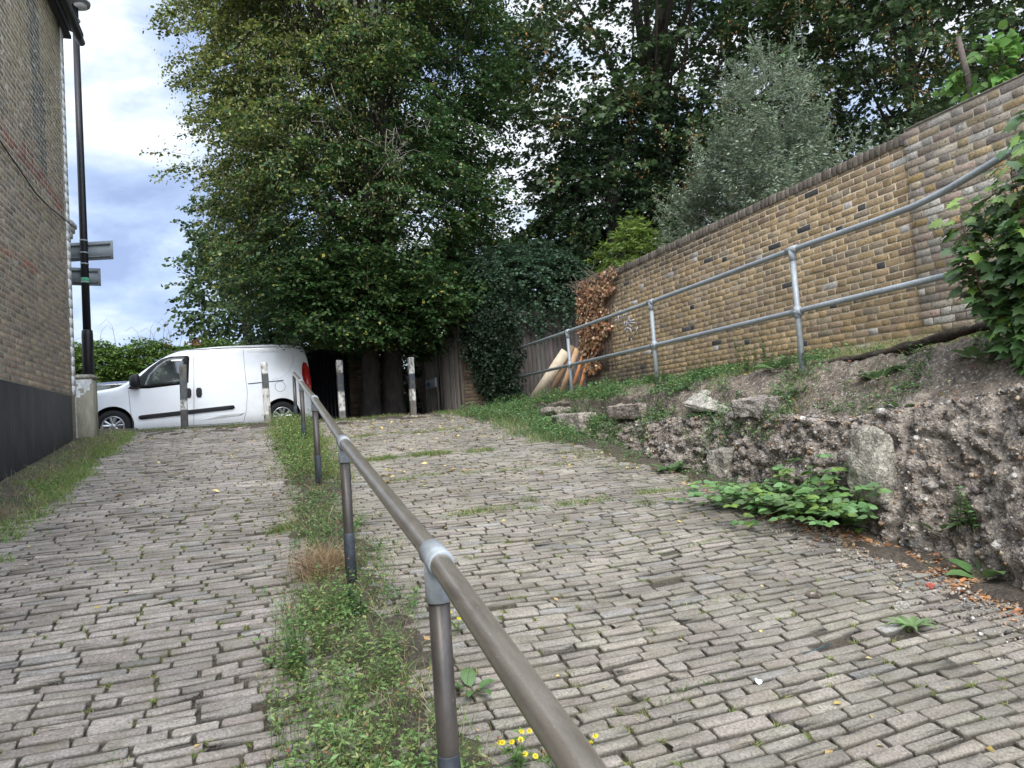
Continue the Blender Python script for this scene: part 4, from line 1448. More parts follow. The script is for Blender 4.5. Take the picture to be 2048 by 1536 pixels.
lf, tw = B(), B()
sprays(lf, tw, A - outd / np.linalg.norm(outd, axis=1, keepdims=True) * .5, outd, rs.uniform(.5, .95, len(A)), 40, .070, T_OVAL, lime_col, droop=.34, width=.36, flat=.42, aspect=.95)
# pale bracts and seeds hanging under the sprays of the sunny side
k = (cp[:, 2] > 4) & (cp[:, 0] < 3.2)
Bp = np.repeat(A[k], 9, 0) + np.clip(rs.normal(0, .2, (k.sum() * 9, 3)), -.3, .3)
lf.leaves(Bp, np.tile([0, 0, -1.], (len(Bp), 1)) + rs.normal(0, .5, (len(Bp), 3)), unit(len(Bp)), rs.uniform(.05, .09, len(Bp)), T_LANCE, vary((.19, .20, .075), len(Bp), .2), 1.6)
lf.build('crown', M_LEAF, lime)
limb_tree(tw, (3.05, 16.2, 1.5), A[rs.choice(len(A), 70, replace=False)], .075)
for a_ in np.linspace(-1.9, .6, 6):      # upright stems from the pollard head
    tw.tube([(3.2, 16.1, 8.3), (3.2 + .35 * a_, 15.9, 9.4), (3.2 + .55 * a_, 15.8, 12)], [.07, .05, .025], 7)
for _ in range(13):                       # dead twigs low in the crown
    p = Vector((2.4 + rs.normal(0, .45), 12.0 + rs.normal(0, .15), 5.2 + rs.normal(0, .35)))
    q = [p]
    for _k in range(6):
        q.append(q[-1] + Vector((rs.normal(.03, .13), .02, rs.normal(-.05, .13))))
    tw.tube(q, [.008, .007, .006, .005, .004, .003, .002], 4, (.13, .105, .09))
tw.build('branches', M_TWIG, lime)


# --- sycamores behind the wall
def syc_col(P, m):
    c = vary((.052, .088, .032), m, .4)
    k = rs.rand(m) < .22
    c[k] = vary((.075, .115, .04), k.sum(), .2)
    return c


def sycamore(name, label, cen, prof, n, per, seed, tpts, trad, size=.135, keys=260, fr=1.5, amp=.45, shell=.35, limbs=60, lr=.10):
    t_ = thing(name, (cen[0], cen[1], .3), label, 'tree')
    trunk(t_, tpts, trad)
    cp = crown_points(n // 4, cen, prof, shell=shell, seed=seed, fr=fr, amp=amp)
    cp = np.repeat(cp, 4, 0)
    cp[:, :3] += rs.normal(0, 1, (len(cp), 3)) * [.38, .38, .16]
    cp[:, 3] += rs.normal(0, .3, len(cp))
    A = cp[:, :3]
    od = np.stack([np.cos(cp[:, 3]), np.sin(cp[:, 3]), rs.normal(.1, .3, len(cp))], 1) + rs.normal(0, .5, (len(cp), 3))
    lf, tw = B(), B()
    sprays(lf, tw, A - od / np.linalg.norm(od, axis=1, keepdims=True) * .5, od, rs.uniform(.6, 1.2, len(A)), per, size, T_MAPLE, syc_col, droop=.22, width=.40, flat=.45, twig_r=.007)
    # hanging bunches of winged keys, russet
    k = rs.choice(len(A), min(keys, len(A)), replace=False)
    k = k[(cp[k, 4] > .5) & (A[k, 1] < cen[1] + 1)]
    Kp = np.repeat(A[k], 26, 0) + rs.normal(0, .10, (len(k) * 26, 3)) * np.array([1, 1, 1.5]) + np.array([0, 0, -.15])
    kc = vary((.33, .18, .07), len(Kp), .35, (.30, .26, .09), .4)
    lf.build('crown', M_LEAF, t_)
    B().leaves(Kp, np.tile([0, 0, -1.], (len(Kp), 1)) + rs.normal(0, .6, (len(Kp), 3)), unit(len(Kp)), rs.uniform(.045, .08, len(Kp)), T_LANCE, kc, 2.2).build('seed_bunches', M_DRY, t_)
    limb_tree(tw, (cen[0], cen[1], tpts[0][2] + 1.2), A[rs.choice(len(A), limbs, replace=False)], lr, bend=.4)
    tw.build('branches', M_TWIG, t_)
    return t_


sycamore('sycamore_tree', 'big dark sycamore hung with russet seed bunches, directly behind the silvery olive', (11.2, 17.2),
         [(3.4, 1.8), (4.5, 3.6), (6, 4.4), (8, 4.9), (10, 5.2), (12.5, 5.0), (15, 3.5), (17, 1)], 2300, 26, 11., [(11.2, 17.2, .2), (11.1, 17.1, 4), (11.4, 17, 9), (11.8, 17, 13)], [.42, .34, .26, .12], keys=760)
sycamore('sycamore_tree', 'looser sycamore reaching over the old pale brick wall, sky showing through', (16.6, 13.2),
         [(4.2, 1.6), (5.2, 3.6), (6.5, 4.9), (8.5, 5.6), (10.5, 5.4), (12.5, 4.5), (14.5, 1.5)], 2300, 26, 29., [(16.6, 13.2, .2), (16.4, 13.1, 4), (16.3, 13, 8), (16.3, 13, 12)], [.22, .17, .12, .06], keys=620, amp=.5, shell=.15, limbs=26, lr=.06)

# --- ivy-smothered stem between lime and sycamore: very dark
def ivy_col(P, m):
    c = vary((.020, .040, .016), m, .4)
    k = rs.rand(m) < .08
    c[k] = vary((.05, .085, .035), k.sum(), .2)
    return c


def leafy_mass(name, label, cat, pts_fn, n, per, size, tmpl, colf, L_=(.25, .5), droop=.2, flat=.6, mat_=None, twig=True, loc=None, parent=None, aspect=1., width=.4, out=None, part='foliage'):
    A, D = pts_fn(n)
    t_ = parent or thing(name, loc or tuple(np.append(A[:, :2].mean(0), A[:, 2].min())), label, cat)
    lf, tw = B(), B()
    sprays(lf, lf if twig else None, A, D, rs.uniform(L_[0], L_[1], len(A)), per, size, tmpl, colf, droop=droop, flat=flat, aspect=aspect, width=width, twig_r=.0035)
    lf.build(part, mat_ or M_LEAF, t_)
    return t_


def ell(cen, rad, shell=.6, zmin=-9):
    def f_(n):
        out_ = []
        D = []
        while len(out_) < n:
            v = unit(1)[0]
            u = shell + (1 - shell) * rs.rand() ** .5
            q = Vector(v * 1.7 + np.array(cen))
            u *= 1 + .30 * mn.noise(q) + .20 * mn.noise(q * 2.7)
            p = np.array(cen) + v * np.array(rad) * u
            if p[2] < zmin:
                continue
            out_.append(p)
            D.append(v + rs.normal(0, .35, 3))
        return np.array(out_), np.array(D)
    return f_


it = thing('ivy_clad_tree', (8.6, 15.4, .3), 'almost black ivy smothered tree left of the silvery olive', 'tree')
trunk(it, [(8.6, 15.4, .2), (8.6, 15.4, 3), (8.8, 15.5, 6.5)], [.3, .25, .12])
leafy_mass('', '', '', lambda n: (lambda a, b_: (np.concatenate([a[0], b_[0]]), np.concatenate([a[1], b_[1]])))(ell((8.5, 15.3, 4.4), (1.75, 1.5, 2.2), .72)(n // 2), ell((9.4, 15.8, 6.2), (1.7, 1.5, 1.9), .75)(n // 2)), 1500, 20, .085, T_MAPLE, ivy_col, parent=it, part='crown', droop=.5)

# ivy hedge over the fence and hanging down the side wall
iv = thing('ivy_hedge', (5.5, 14.9, .3), 'dense ivy rolling over the dark fence and hanging down the side wall', 'ivy')


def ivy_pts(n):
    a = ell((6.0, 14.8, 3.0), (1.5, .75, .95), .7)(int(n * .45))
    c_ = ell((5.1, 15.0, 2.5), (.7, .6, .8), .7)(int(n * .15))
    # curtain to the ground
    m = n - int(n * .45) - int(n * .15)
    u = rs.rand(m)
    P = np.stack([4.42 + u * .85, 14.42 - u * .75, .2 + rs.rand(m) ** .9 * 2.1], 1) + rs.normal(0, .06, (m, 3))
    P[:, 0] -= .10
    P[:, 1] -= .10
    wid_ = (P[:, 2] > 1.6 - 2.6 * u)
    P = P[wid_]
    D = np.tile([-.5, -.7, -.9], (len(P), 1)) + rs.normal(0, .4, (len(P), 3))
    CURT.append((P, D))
    return np.concatenate([a[0], c_[0]]), np.concatenate([a[1], c_[1]])


CURT = []


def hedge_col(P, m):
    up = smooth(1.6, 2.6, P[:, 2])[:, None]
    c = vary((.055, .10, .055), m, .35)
    k = P[:, 2] < 1.75          # lower leaves darkened, shade painted into their colour
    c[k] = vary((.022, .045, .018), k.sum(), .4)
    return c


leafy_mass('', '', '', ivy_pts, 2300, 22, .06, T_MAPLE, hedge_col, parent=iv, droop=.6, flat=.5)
leafy_mass('', '', '', lambda n: CURT[0], 0, 20, .05, T_MAPLE, lambda P, m: vary((.014, .03, .013), m, .4), L_=(.10, .22), parent=iv, droop=.8, flat=.5, part='hanging_foliage')  # hanging leaves near black: the curtain's shade is put into the colour
# dark evergreen filling between hedge and sycamore
leafy_mass('evergreen_shrub', 'dark green shrub rising behind the ivy hedge, below the open sky gap', 'shrub', ell((7.6, 16.2, 3.3), (1.6, 1.0, 1.7), .6), 900, 20, .10, T_MAPLE, syc_col, droop=.3)

# --- olive behind the wall
def olive_col(P, m):
    return vary((.15, .195, .12), m, .32, (.31, .36, .25), .28)


ol = thing('olive_tree', (8.0, 9.4, .4), 'silvery grey green olive tree standing just behind the yellow brick wall', 'tree')
trunk(ol, [(8.0, 9.4, .3), (8.05, 9.3, 2), (8.0, 9.2, 3.6)], [.11, .09, .04], n=10)


def olive_pts(n):
    sub = [((7.9, 9.3, 3.0), (.95, 2.0, 1.4), .34), ((7.9, 8.85, 4.0), (.6, .85, 1.15), .20), ((7.9, 10.8, 2.7), (.7, .95, 1.05), .16), ((7.9, 7.4, 2.7), (.5, .8, .55), .07), ((8.0, 9.4, 3.6), (1.0, 1.0, 1.2), .14)]
    A, D = [], []
    for c_, r_, w_ in sub:
        a, d = ell(c_, r_, .5, 1.9)(int(n * w_))
        A.append(a)
        D.append(d * .7 + np.array([0, 0, .8]))
    return np.concatenate(A), np.concatenate(D)


A, D = olive_pts(150)
A = np.repeat(A, 18, 0)
D = np.repeat(D, 18, 0) + rs.normal(0, .45, (len(A), 3))
A = A + rs.normal(0, 1, A.shape) * [.13, .16, .17]
lf, tw = B(), B()
sprays(lf, tw, A, D, rs.uniform(.22, .42, len(A)), 22, .072, T_LANCE, olive_col, droop=-.1, width=.07, flat=.6, twig_r=.003, tcol=(.16, .16, .13), aspect=1.4)
A2 = np.array([(7.9 + rs.normal(0, .15), 8.8 + rs.normal(0, .45), 5.0) for _ in range(26)])
sprays(lf, tw, A2, np.tile([0, -.05, 1.], (26, 1)) + rs.normal(0, .22, (26, 3)), rs.uniform(.4, .8, 26), 34, .065, T_LANCE, olive_col, droop=-.05, width=.03, flat=.25, twig_r=.004, tcol=(.2, .2, .17), aspect=1.25)
lf.build('crown', M_LEAF, ol)
limb_tree(tw, (8.0, 9.4, 1.6), A[rs.choice(len(A), 26, replace=False)], .03, bend=.1)
tw.build('branches', M_TWIG, ol)

# yellow-green shrub at the far end of the wall top
leafy_mass('laurel_shrub', 'bright yellow green shrub leaning over the far end of the brick wall', 'shrub', ell((7.0, 11.9, 2.95), (.45, .75, .62), .45, 2.3), 230, 26, .13, T_LANCE,
           lambda P, m: vary((.17, .24, .045), m, .28, (.08, .14, .03), .3), L_=(.15, .3), droop=.1, flat=.7, width=.25)
# creeper on a post behind the old wall
cr_ = thing('creeper_post', (7.0, 4.95, 2.3), 'old post wrapped in bright creeper behind the top of the old brick wall', 'creeper')
B().tube([(7.0, 4.98, 2.2), (7.02, 4.98, 3.2), (7.0, 5.02, 3.62)], [.035, .03, .025], 8, (.09, .07, .06)).build('post', M_TWIG, cr_, smooth=True)
leafy_mass('', '', '', ell((7.05, 4.82, 3.15), (.2, .26, .28), .2), 40, 9, .085, T_HEART, lambda P, m: vary((.10, .20, .04), m, .3), parent=cr_, L_=(.1, .3), flat=.8)

# maple sapling on the bank, near right
sap = thing('maple_sapling', (5.0, 3.3, .1), 'young maple sapling with large lobed leaves growing on the bank at the right', 'tree')
lf, tw = B(), B()
SB = Vector((5.05, 3.22, .0))
for i in range(19):
    a = rs.uniform(-1, 1)
    tipz = rs.uniform(.6, 1.85)
    tip = Vector((SB.x + rs.normal(-.05, .16), SB.y + rs.uniform(-.62, .66), tipz - abs(a) * .1))
    mid_ = SB.lerp(tip, .5) + Vector((rs.normal(0, .05), rs.normal(0, .08), .08))
    tw.tube([SB + Vector((rs.normal(0, .03), rs.normal(0, .03), -.02)), mid_, tip], [.009, .006, .003], 5, (.12, .06, .045))
    for k in range(80):
        t_ = rs.rand() ** .7
        p = SB.lerp(mid_, t_ * 2) if t_ < .5 else mid_.lerp(tip, t_ * 2 - 1)
        d = np.array([rs.normal(-.25, .6), rs.normal(0, .8), rs.normal(.05, .35)])
        pl_ = rs.uniform(.05, .13)
        q = np.array(p) + d / np.linalg.norm(d) * pl_
        tw.prisms([p], [q], [.0017], [.0012], (.15, .07, .05))
        yg = rs.rand() < (.10 + .35 * (t_ > .85))
        c_ = vary((.17, .27, .05) if yg else (.07, .135, .04), 1, .25)
        lf.leaves([q], [d * [1, 1, .3] + [0, 0, -.45]], [[rs.normal(-.5, .35), rs.normal(-.15, .35), 1.]], [rs.uniform(.085, .145) * (.8 if yg else 1)], T_MAPLE, c_)
lf.build('leaves', M_LEAF2, sap)
tw.build('branches', M_TWIG, sap)

# --- background trees left and between
def bgcol(P, m):
    return vary((.055, .095, .032), m, .35)


def yelcol(P, m):
    return vary((.15, .14, .04), m, .35, (.09, .12, .04), .5)


bt = thing('street_tree', (.0, 26, .1), 'round green tree far behind the van, left of the lime', 'tree')
trunk(bt, [(.0, 26, .1), (.0, 26, 5)], [.2, .14], n=10)
leafy_mass('', '', '', lambda n: (lambda q: (np.concatenate([k[0] for k in q]), np.concatenate([k[1] for k in q])))([ell((.35, 26, 5.0), (2.2, 2, 2.2), .55)(n // 2), ell((1.0, 26.5, 7.0), (2.4, 2, 2.4), .55)(n // 2)]), 1100, 16, .13, T_HEART, bgcol, parent=bt, part='crown', L_=(.5, .9))
leafy_mass('yellowing_tree', 'small yellowing tree glimpsed between the lime and the ivy hedge', 'tree', ell((8.0, 24.5, 5.6), (1.5, 1.2, 1.6), .5), 420, 16, .11, T_HEART, yelcol, L_=(.5, .8), part='crown')
leafy_mass('weeping_birch', 'pale hanging birch foliage in the sky gap left of the ivy clad tree', 'tree', ell((13.2, 27, 8.0), (1.3, 1.2, 2.6), .3), 300, 16, .09, T_KITE, lambda P, m: vary((.13, .19, .06), m, .3), L_=(.5, 1.1), droop=1.1, part='crown')
leafy_mass('lilac_bush', 'deep green bushes behind the lime trunks closing the view', 'shrub', ell((3.6, 19.6, 2.2), (3.4, 1.0, 1.9), .6), 1300, 18, .10, T_HEART, lambda P, m: vary((.03, .055, .02), m, .35), L_=(.4, .7))
leafy_mass('tall_hedge', 'high dark hedge behind the sycamores along the garden', 'hedge', ell((13, 20.5, 2.6), (6.5, 1.2, 2.6), .6), 1500, 16, .13, T_HEART, lambda P, m: vary((.028, .05, .02), m, .35), L_=(.5, .9))

# creeper hedge over the garden wall behind the van
def cree_pts(n):
    x = rs.uniform(-9, .2, n)
    hgt = .55 + .25 * np.array([nz(a, 0, 5., 1.1) for a in x]) + .12 * np.array([nz(a, 3, 5., 3.3) for a in x])
    z = 1.55 + (rs.rand(n) ** .6) * (.45 + hgt)
    y_ = 20.42 - .25 * np.sin(np.clip((z - 1.5) / 1.3, 0, 1) * math.pi) * rs.rand(n) + (z > 2.05) * rs.uniform(-.1, .5, n)
    return np.stack([x, y_, z], 1), np.stack([rs.normal(0, .6, n), rs.normal(-.8, .3, n), rs.normal(.2, .5, n)], 1)


def cree_col(P, m):
    c = vary((.085, .16, .028), m, .35, (.16, .24, .045), .25)
    k = (rs.rand(m) < .8) & (np.abs(P[:, 0] + 1.55) < .45) & (P[:, 2] > 2.55)
    c[k] = vary((.26, .13, .07), k.sum(), .25)
    return c


cre = leafy_mass('creeper_hedge', 'bright green creeper heaped along the garden wall behind the van', 'creeper', cree_pts, 3300, 18, .095, T_LANCE, cree_col, L_=(.25, .5), droop=.4, flat=.6, aspect=1.9, width=.4)
b = B()
for _ in range(16):
    x = rs.uniform(-4.6, -1.0)
    h = rs.uniform(.2, .75)
    s_ = rs.choice([-1, 1])
    b.tube([(x, 20.3, 2.5), (x + s_ * .08, 20.3, 2.6 + h * .7), (x + s_ * .2, 20.3, 2.6 + h), (x + s_ * .36, 20.3, 2.6 + h * .75)], [.007, .005, .004, .003], 4, (.20, .12, .09))
b.build('tendrils', M_TWIG, cre)


# ------------------------------------------------------------------ ground plants
def blades(b, P, h, w, col, lean=.45):
    n = len(P)
    D = np.array([0, 0, 1.]) + rs.normal(0, lean, (n, 3)) * np.array([1, 1, 0])
    b.leaves(P, D, unit(n), h, T_BLADE, col, aspect=1.)
    return b


def grass(b, X, Y, hmin, hmax, w, base, other=None, p=0., lean=.45, zf=None):
    n = len(X)
    Z = (zf or gz)(X, Y)
    h = rs.uniform(hmin, hmax, n)
    D = np.array([0, 0, 1.]) + rs.normal(0, lean, (n, 3)) * np.array([1, 1, 0])
    s_ = b.n
    P = np.stack([X, Y, Z - .005], 1)
    Dn = D / np.linalg.norm(D, axis=1, keepdims=True)
    S = np.cross(Dn, unit(n))
    S /= np.linalg.norm(S, axis=1, keepdims=True) + 1e-6
    hh = h[:, None]
    bend = np.stack([D[:, 0], D[:, 1], -.25 * np.ones(n)], 1) * hh * .35
    V = np.stack([P + S * w / 2, P - S * w / 2, P + Dn * hh * .55 + S * w * .4, P + Dn * hh * .55 - S * w * .4, P + Dn * hh + bend], 1)
    o_ = (np.arange(n) * 5)[:, None]
    b.add(V.reshape(-1, 3), [np.array([[0, 1, 3, 2]]) + o_, np.array([[2, 3, 4]]) + o_], np.repeat(vary(base, n, .3, other, p), 5, 0))


vbank = np.vectorize(bank_z)
vany = np.vectorize(any_z)


def scatter(n, x0, x1, y0, y1, dens):
    X, Y = rnd(n, x0, x1), rnd(n, y0, y1)
    k = rs.rand(n) < dens(X, Y)
    return X[k], Y[k]


def np_noise(X, Y, s_, sd=0.):
    return np.array([mn.noise(Vector((a * s_, b_ * s_, sd))) for a, b_ in zip(X, Y)])


G1, G2, GD = (.13, .215, .055), (.20, .26, .075), (.40, .33, .19)
b = B()
cenf = lambda Y: .48 + .015 * Y
# middle strip
X, Y = scatter(52000, -.25, 1.5, 1.0, 14.4, lambda X, Y: smooth(.46, .12, np.abs(X - cenf(Y) + .12 * smooth(5, 2, Y)) + .34 * np_noise(X, Y, 2.6, 1.)) * np.clip(.62 + 1.3 * np_noise(X, Y, 1.3, 5.), .12, 1))
tall = smooth(8, 9.5, Y)
grass(b, X, Y, .02, .11, .0035, G1, GD, .25)
k = rs.rand(len(X)) < .10
grass(b, X[k], Y[k], .10, .22, .0032, G2, GD, .5)
k = (rs.rand(len(X)) < .5) & (Y > 8.2)
grass(b, X[k], Y[k], .08, .26, .005, G2, GD, .3)
# house verge
X, Y = scatter(70000, -2.58, -1.5, 2.5, 14.0, lambda X, Y: smooth(-1.78, -2.05, X + .30 * np_noise(X, Y, 1.6, 9.)) * smooth(-2.62, -2.3, X) * np.clip(.75 + 1.2 * np_noise(X, Y, 1.1, 2.), .2, 1))
grass(b, X, Y, .03, .12, .005, (.16, .26, .06), (.24, .27, .09), .25)
k = rs.rand(len(X)) < .12
grass(b, X[k], Y[k], .08, .2, .004, (.20, .20, .10), GD, .5)
# foot of the bank and its far end
X, Y = scatter(40000, 3.2, 4.9, 1.0, 14.2, lambda X, Y: smooth(.05, -.12, X - xe(Y) + .05) * smooth(.55, .18, (xe(Y) - X) - .5 * smooth(6.5, 9, Y) + .3 * np_noise(X, Y, 2.5, 3.)) * np.clip(.45 + 1.2 * np_noise(X, Y, 1.5, 7.), .04, 1) * smooth(3.8, 5.5, Y))
grass(b, X, Y, .02, .08, .0038, G1, GD, .3)
k = Y > 9.6
grass(b, X[k], Y[k], .06, .22, .005, (.11, .19, .06), GD, .15)
# along the crest
X, Y = scatter(16000, -2.3, 4.2, 13.6, 14.7, lambda X, Y: smooth(13.7, 14.3, Y) * np.clip(.3 + 1.6 * np_noise(X, Y, 1.4, 4.), 0, 1) * np.where(X > 1.2, 1, .45))
grass(b, X, Y, .03, .12, .005, G1, GD, .25)
# bank top
X, Y = scatter(40000, 4.65, 6.25, 2.5, 14.0, lambda X, Y: np.clip(.12 + 1.8 * np_noise(X, Y, 1.5, 11.), 0, 1) * smooth(3.6, 6.0, Y) + smooth(9, 10.5, Y) * .5 + .5 * smooth(5.95, 6.15, X) * smooth(6, 5, Y))
grass(b, X, Y, .03, .12, .004, (.13, .22, .07), GD, .25, zf=vbank)
X, Y = scatter(2600, 5.5, 6.2, 4.2, 5.7, lambda X, Y: .6 + 0 * X)
grass(b, X, Y, .06, .22, .0035, (.34, .32, .16), (.22, .26, .10), .4, zf=vbank)
# tufts in the joints
k = rs.choice(len(STONES), 4200, replace=False)
pr_ = np.where(STONES[k, 0] < .4, .9, .55) * np.clip(.6 + 1.5 * np_noise(STONES[k, 0], STONES[k, 1], .9, 6.), .08, 1)
k = k[rs.rand(len(k)) < pr_]
S_ = STONES[k]
rep = 24
big_ = np.repeat(.5 + 1.3 * rs.rand(len(k)) ** 2.5, rep)
X = np.repeat(S_[:, 0] + S_[:, 2] / 2 + .006, rep) + rs.normal(0, .014, len(k) * rep) * big_
Y = np.repeat(S_[:, 1] + rs.choice([-.5, 0, .5], len(k)) * (S_[:, 3] + .014), rep) + rs.normal(0, .010, len(k) * rep) * big_
grass(b, X, Y, .018, .045, .004, (.20, .26, .07), (.34, .31, .13), .28, lean=.8, zf=lambda x, y: gz(x, y) - .012)
# long weedy joints
for (x0, x1, yy, dn, hh) in ((1.5, 4.2, 6.1, 4200, .06), (1.1, 3.1, 9.3, 5200, .09), (1.2, 3.6, 7.9, 2200, .05), (1.0, 4.0, 11.6, 4200, .07), (2.9, 3.6, 4.55, 220, .04), (-1.2, -.5, 3.2, 180, .03), (1.4, 2.0, 2.75, 160, .035), (-2, -.6, 5.6, 240, .03), (2.2, 3.0, 3.6, 150, .03)):
    X = rnd(dn, x0, x1)
    Y = yy + .04 * np.sin(X * 4) + rs.normal(0, .022 if dn < 2000 else .06, dn) + .05 * np_noise(X, X * 0, 3., 3.)
    k = rs.rand(dn) < np.clip(.5 + 1.6 * np_noise(X, Y, 3.5, 12.), 0, 1)
    grass(b, X[k], Y[k], .015, hh, .004, G1, GD, .25, lean=.7)
tag(b.build('grass', M_LEAF), 'grass growing along the verges, under the handrail and in the paving joints', 'grass', kind='stuff')


def forbs(b, X, Y, h, nl, size, colf, zf=None, tmpl=T_KITE, aspect=1.2, spread=.05):
    n = len(X)
    Z = (zf or gz)(X, Y)
    A = np.stack([X, Y, Z - .01], 1)
    D = np.array([0, 0, 1.]) + rs.normal(0, .28, (n, 3)) * [1, 1, 0]
    hh = h * rs.uniform(.5, 1.15, n)
    E_ = A + D * hh[:, None]
    b.prisms(A, E_, np.full(n, .0016), np.full(n, .0008), (.12, .15, .05))
    a = np.repeat(np.arange(n), nl)
    t_ = rs.uniform(.08, 1.02, len(a))
    P = A[a] + D[a] * (hh[a] * t_)[:, None] + rs.normal(0, 1, (len(a), 3)) * [spread, spread, spread * .4] * (1.1 - t_[:, None] * .6)
    LD = rs.normal(0, 1, (len(a), 3)) * [1, 1, .35] + [0, 0, .15]
    b.leaves(P, LD, np.array([0, 0, 1.]) + rs.normal(0, .5, (len(a), 3)), size * rs.uniform(.5, 1.3, len(a)), tmpl, colf(len(a)), aspect)


b = B()
fc = lambda n: vary((.15, .25, .075), n, .35, (.28, .30, .10), .2)
fc2 = lambda n: vary((.11, .215, .08), n, .3, (.22, .30, .10), .2)
X, Y = scatter(2300, -.1, 1.1, 1.2, 4.6, lambda X, Y: smooth(.42, .1, np.abs(X - .36) + .28 * np_noise(X, Y, 3., 1.)) * smooth(4.75, 4.3, Y) * np.clip(.55 + 1.5 * np_noise(X, Y, 2.2, 51.), .05, 1))
k = rs.rand(len(X)) < .5
forbs(b, X[k], Y[k], .17, 20, .021, fc, spread=.025)
k = ~k
forbs(b, X[k], Y[k], .21, 26, .030, lambda n: vary((.16, .26, .09), n, .3, (.26, .29, .12), .25), tmpl=T_LANCE, aspect=1.3, spread=.02)
X, Y = scatter(420, -.2, 1.2, 1.2, 9, lambda X, Y: smooth(.6, .1, np.abs(X - .45)))
forbs(b, X, Y, .24, 12, .014, lambda n: vary((.30, .24, .14), n, .3, (.33, .14, .07), .3), spread=.012)
X, Y = scatter(1500, -.1, 1.2, 4.0, 8.4, lambda X, Y: smooth(.34, .1, np.abs(X - cenf(Y)) + .2 * np_noise(X, Y, 2.5, 5.)) * np.clip(.5 + 1.5 * np_noise(X, Y, 1.4, 8.), .05, 1))
forbs(b, X, Y, .09, 18, .022, fc2, spread=.03)
X, Y = scatter(1500, -.1, 1.2, 8.2, 14.3, lambda X, Y: smooth(.45, .1, np.abs(X - cenf(Y)) + .2 * np_noise(X, Y, 2., 5.)))
forbs(b, X, Y, .22, 22, .028, fc, spread=.035)
X, Y = scatter(1500, -2.55, -1.7, 3, 13.5, lambda X, Y: smooth(-1.85, -2.1, X + .28 * np_noise(X, Y, 1.6, 9.)) * np.clip(.45 + 1.5 * np_noise(X, Y, 1.3, 8.), .02, 1))
forbs(b, X, Y, .08, 16, .024, fc2, spread=.03)
X, Y = scatter(1500, 3.9, 5.3, 9.3, 13.9, lambda X, Y: smooth(xe(Y) - .75, xe(Y) - .35, X + .2 * np_noise(X, Y, 2., 2.)) * np.clip(.7 + np_noise(X, Y, 1.5, 3.), .1, 1))
k = ~((X > 5.2) & (Y > 12.3))
forbs(b, X[k], Y[k], .24, 24, .03, fc2, zf=vany, spread=.04)
X, Y = scatter(4200, 4.65, 6.2, 5.4, 13.5, lambda X, Y: np.clip(.42 + 1.9 * np_noise(X, Y, 1.2, 21.), 0, 1))
k = ~((X > 5.2) & (Y > 12.2))
forbs(b, X[k], Y[k], .13, 22, .03, fc2, zf=vbank, spread=.04)
X, Y = scatter(900, 4.7, 6.1, 2.6, 5.6, lambda X, Y: np.clip(.12 + 1.6 * np_noise(X, Y, 2., 23.), 0, 1))
forbs(b, X, Y, .10, 16, .028, fc2, zf=vbank, spread=.04)
X, Y = scatter(900, 3.7, 4.7, 5.2, 10.5, lambda X, Y: smooth(.3, .06, (xe(Y) - X) - .25 * smooth(6.5, 9, Y)) * smooth(-.03, .02, xe(Y) - X) * np.clip(.3 + 1.5 * np_noise(X, Y, 1.6, 33.), 0, 1))
forbs(b, X, Y, .13, 18, .026, fc2, spread=.03)
tag(b.build('ground_cover', M_LEAF), 'low small-leaved weeds covering the verges and the bank', 'weeds', kind='stuff')


def plant(name, label, cat, x, y, build_, group=None, m=None, z=None):
    z = any_z(x, y) if z is None else z
    b = B()
    build_(b, Vector((x, y, z)))
    o = b.build(name, m or M_LEAF2)
    o.location = (x, y, z)
    V = np.empty(len(o.data.vertices) * 3)
    o.data.vertices.foreach_get('co', V)
    V = V.reshape(-1, 3) - [x, y, z]
    o.data.vertices.foreach_set('co', V.ravel())
    return tag(o, label, cat, group)


def dock(size, n, col, up=.5):
    def f_(b, o):
        for k in range(n):
            a = 2 * math.pi * (k + rs.rand() * .7) / n
            d = np.array([math.cos(a), math.sin(a), rs.uniform(.4, 1.1) * up])
            st = np.array(o) + d / np.linalg.norm(d) * size * .25
            b.prisms([np.array(o)], [st], [.004], [.003], (.14, .12, .05))
            b.leaves([st], [d], [[-d[0] * .6 + rs.normal(0, .15), -d[1] * .6 + rs.normal(0, .15), 1]], [size * rs.uniform(.7, 1.1)], T_DOCK, vary(col, 1, .2), 1.15)
    return f_


DC = (.10, .175, .065)
for (x, y, s_, n_, lab) in ((4.42, 5.65, .30, 9, 'large bright dock plant left of the bramble at the foot of the bank'),
                           (4.38, 6.95, .20, 8, 'grey green dock in front of the small concrete stub'),
                           (4.38, 3.62, .17, 5, 'dock with two broad leaves right of the bramble, before the bank'),
                           (4.22, 3.22, .20, 5, 'broad leaved dock in the brown leaf litter at the foot of the bank'),
                           (4.78, 10.6, .34, 6, 'wide leaved dock at the far low end of the bank before the rubble'),
                           (5.35, 6.15, .24, 7, 'grey green dock on the bank left of the rotten log'),
                           (5.75, 9.2, .28, 6, 'dock standing against the brick wall foot beyond the third railing post'),
                           (5.05, 4.62, .20, 7, 'dock on the bank top below the near end of the rotten log'),
                           (4.72, 4.15, .15, 6, 'small dock in the crack above the round topped concrete stub'),
                           (6.0, 4.3, .20, 5, 'dark dock leaves against the brick wall behind the rotten log'),
                           (.42, 2.55, .16, 4, 'pale dock leaves in the weeds left of the nearest handrail post'),
                           (.86, 3.1, .12, 5, 'dark green dock right behind the nearest handrail post'),
                           (-2.35, 6.3, .26, 7, 'dark dock by the black house base at the left edge'),
                           (5.1, 3.75, .22, 8, 'leafy dock at the root of the maple sapling')):
    plant('dock_plant', lab, 'weed', x, y, dock(s_, n_, DC), 'dock plants')


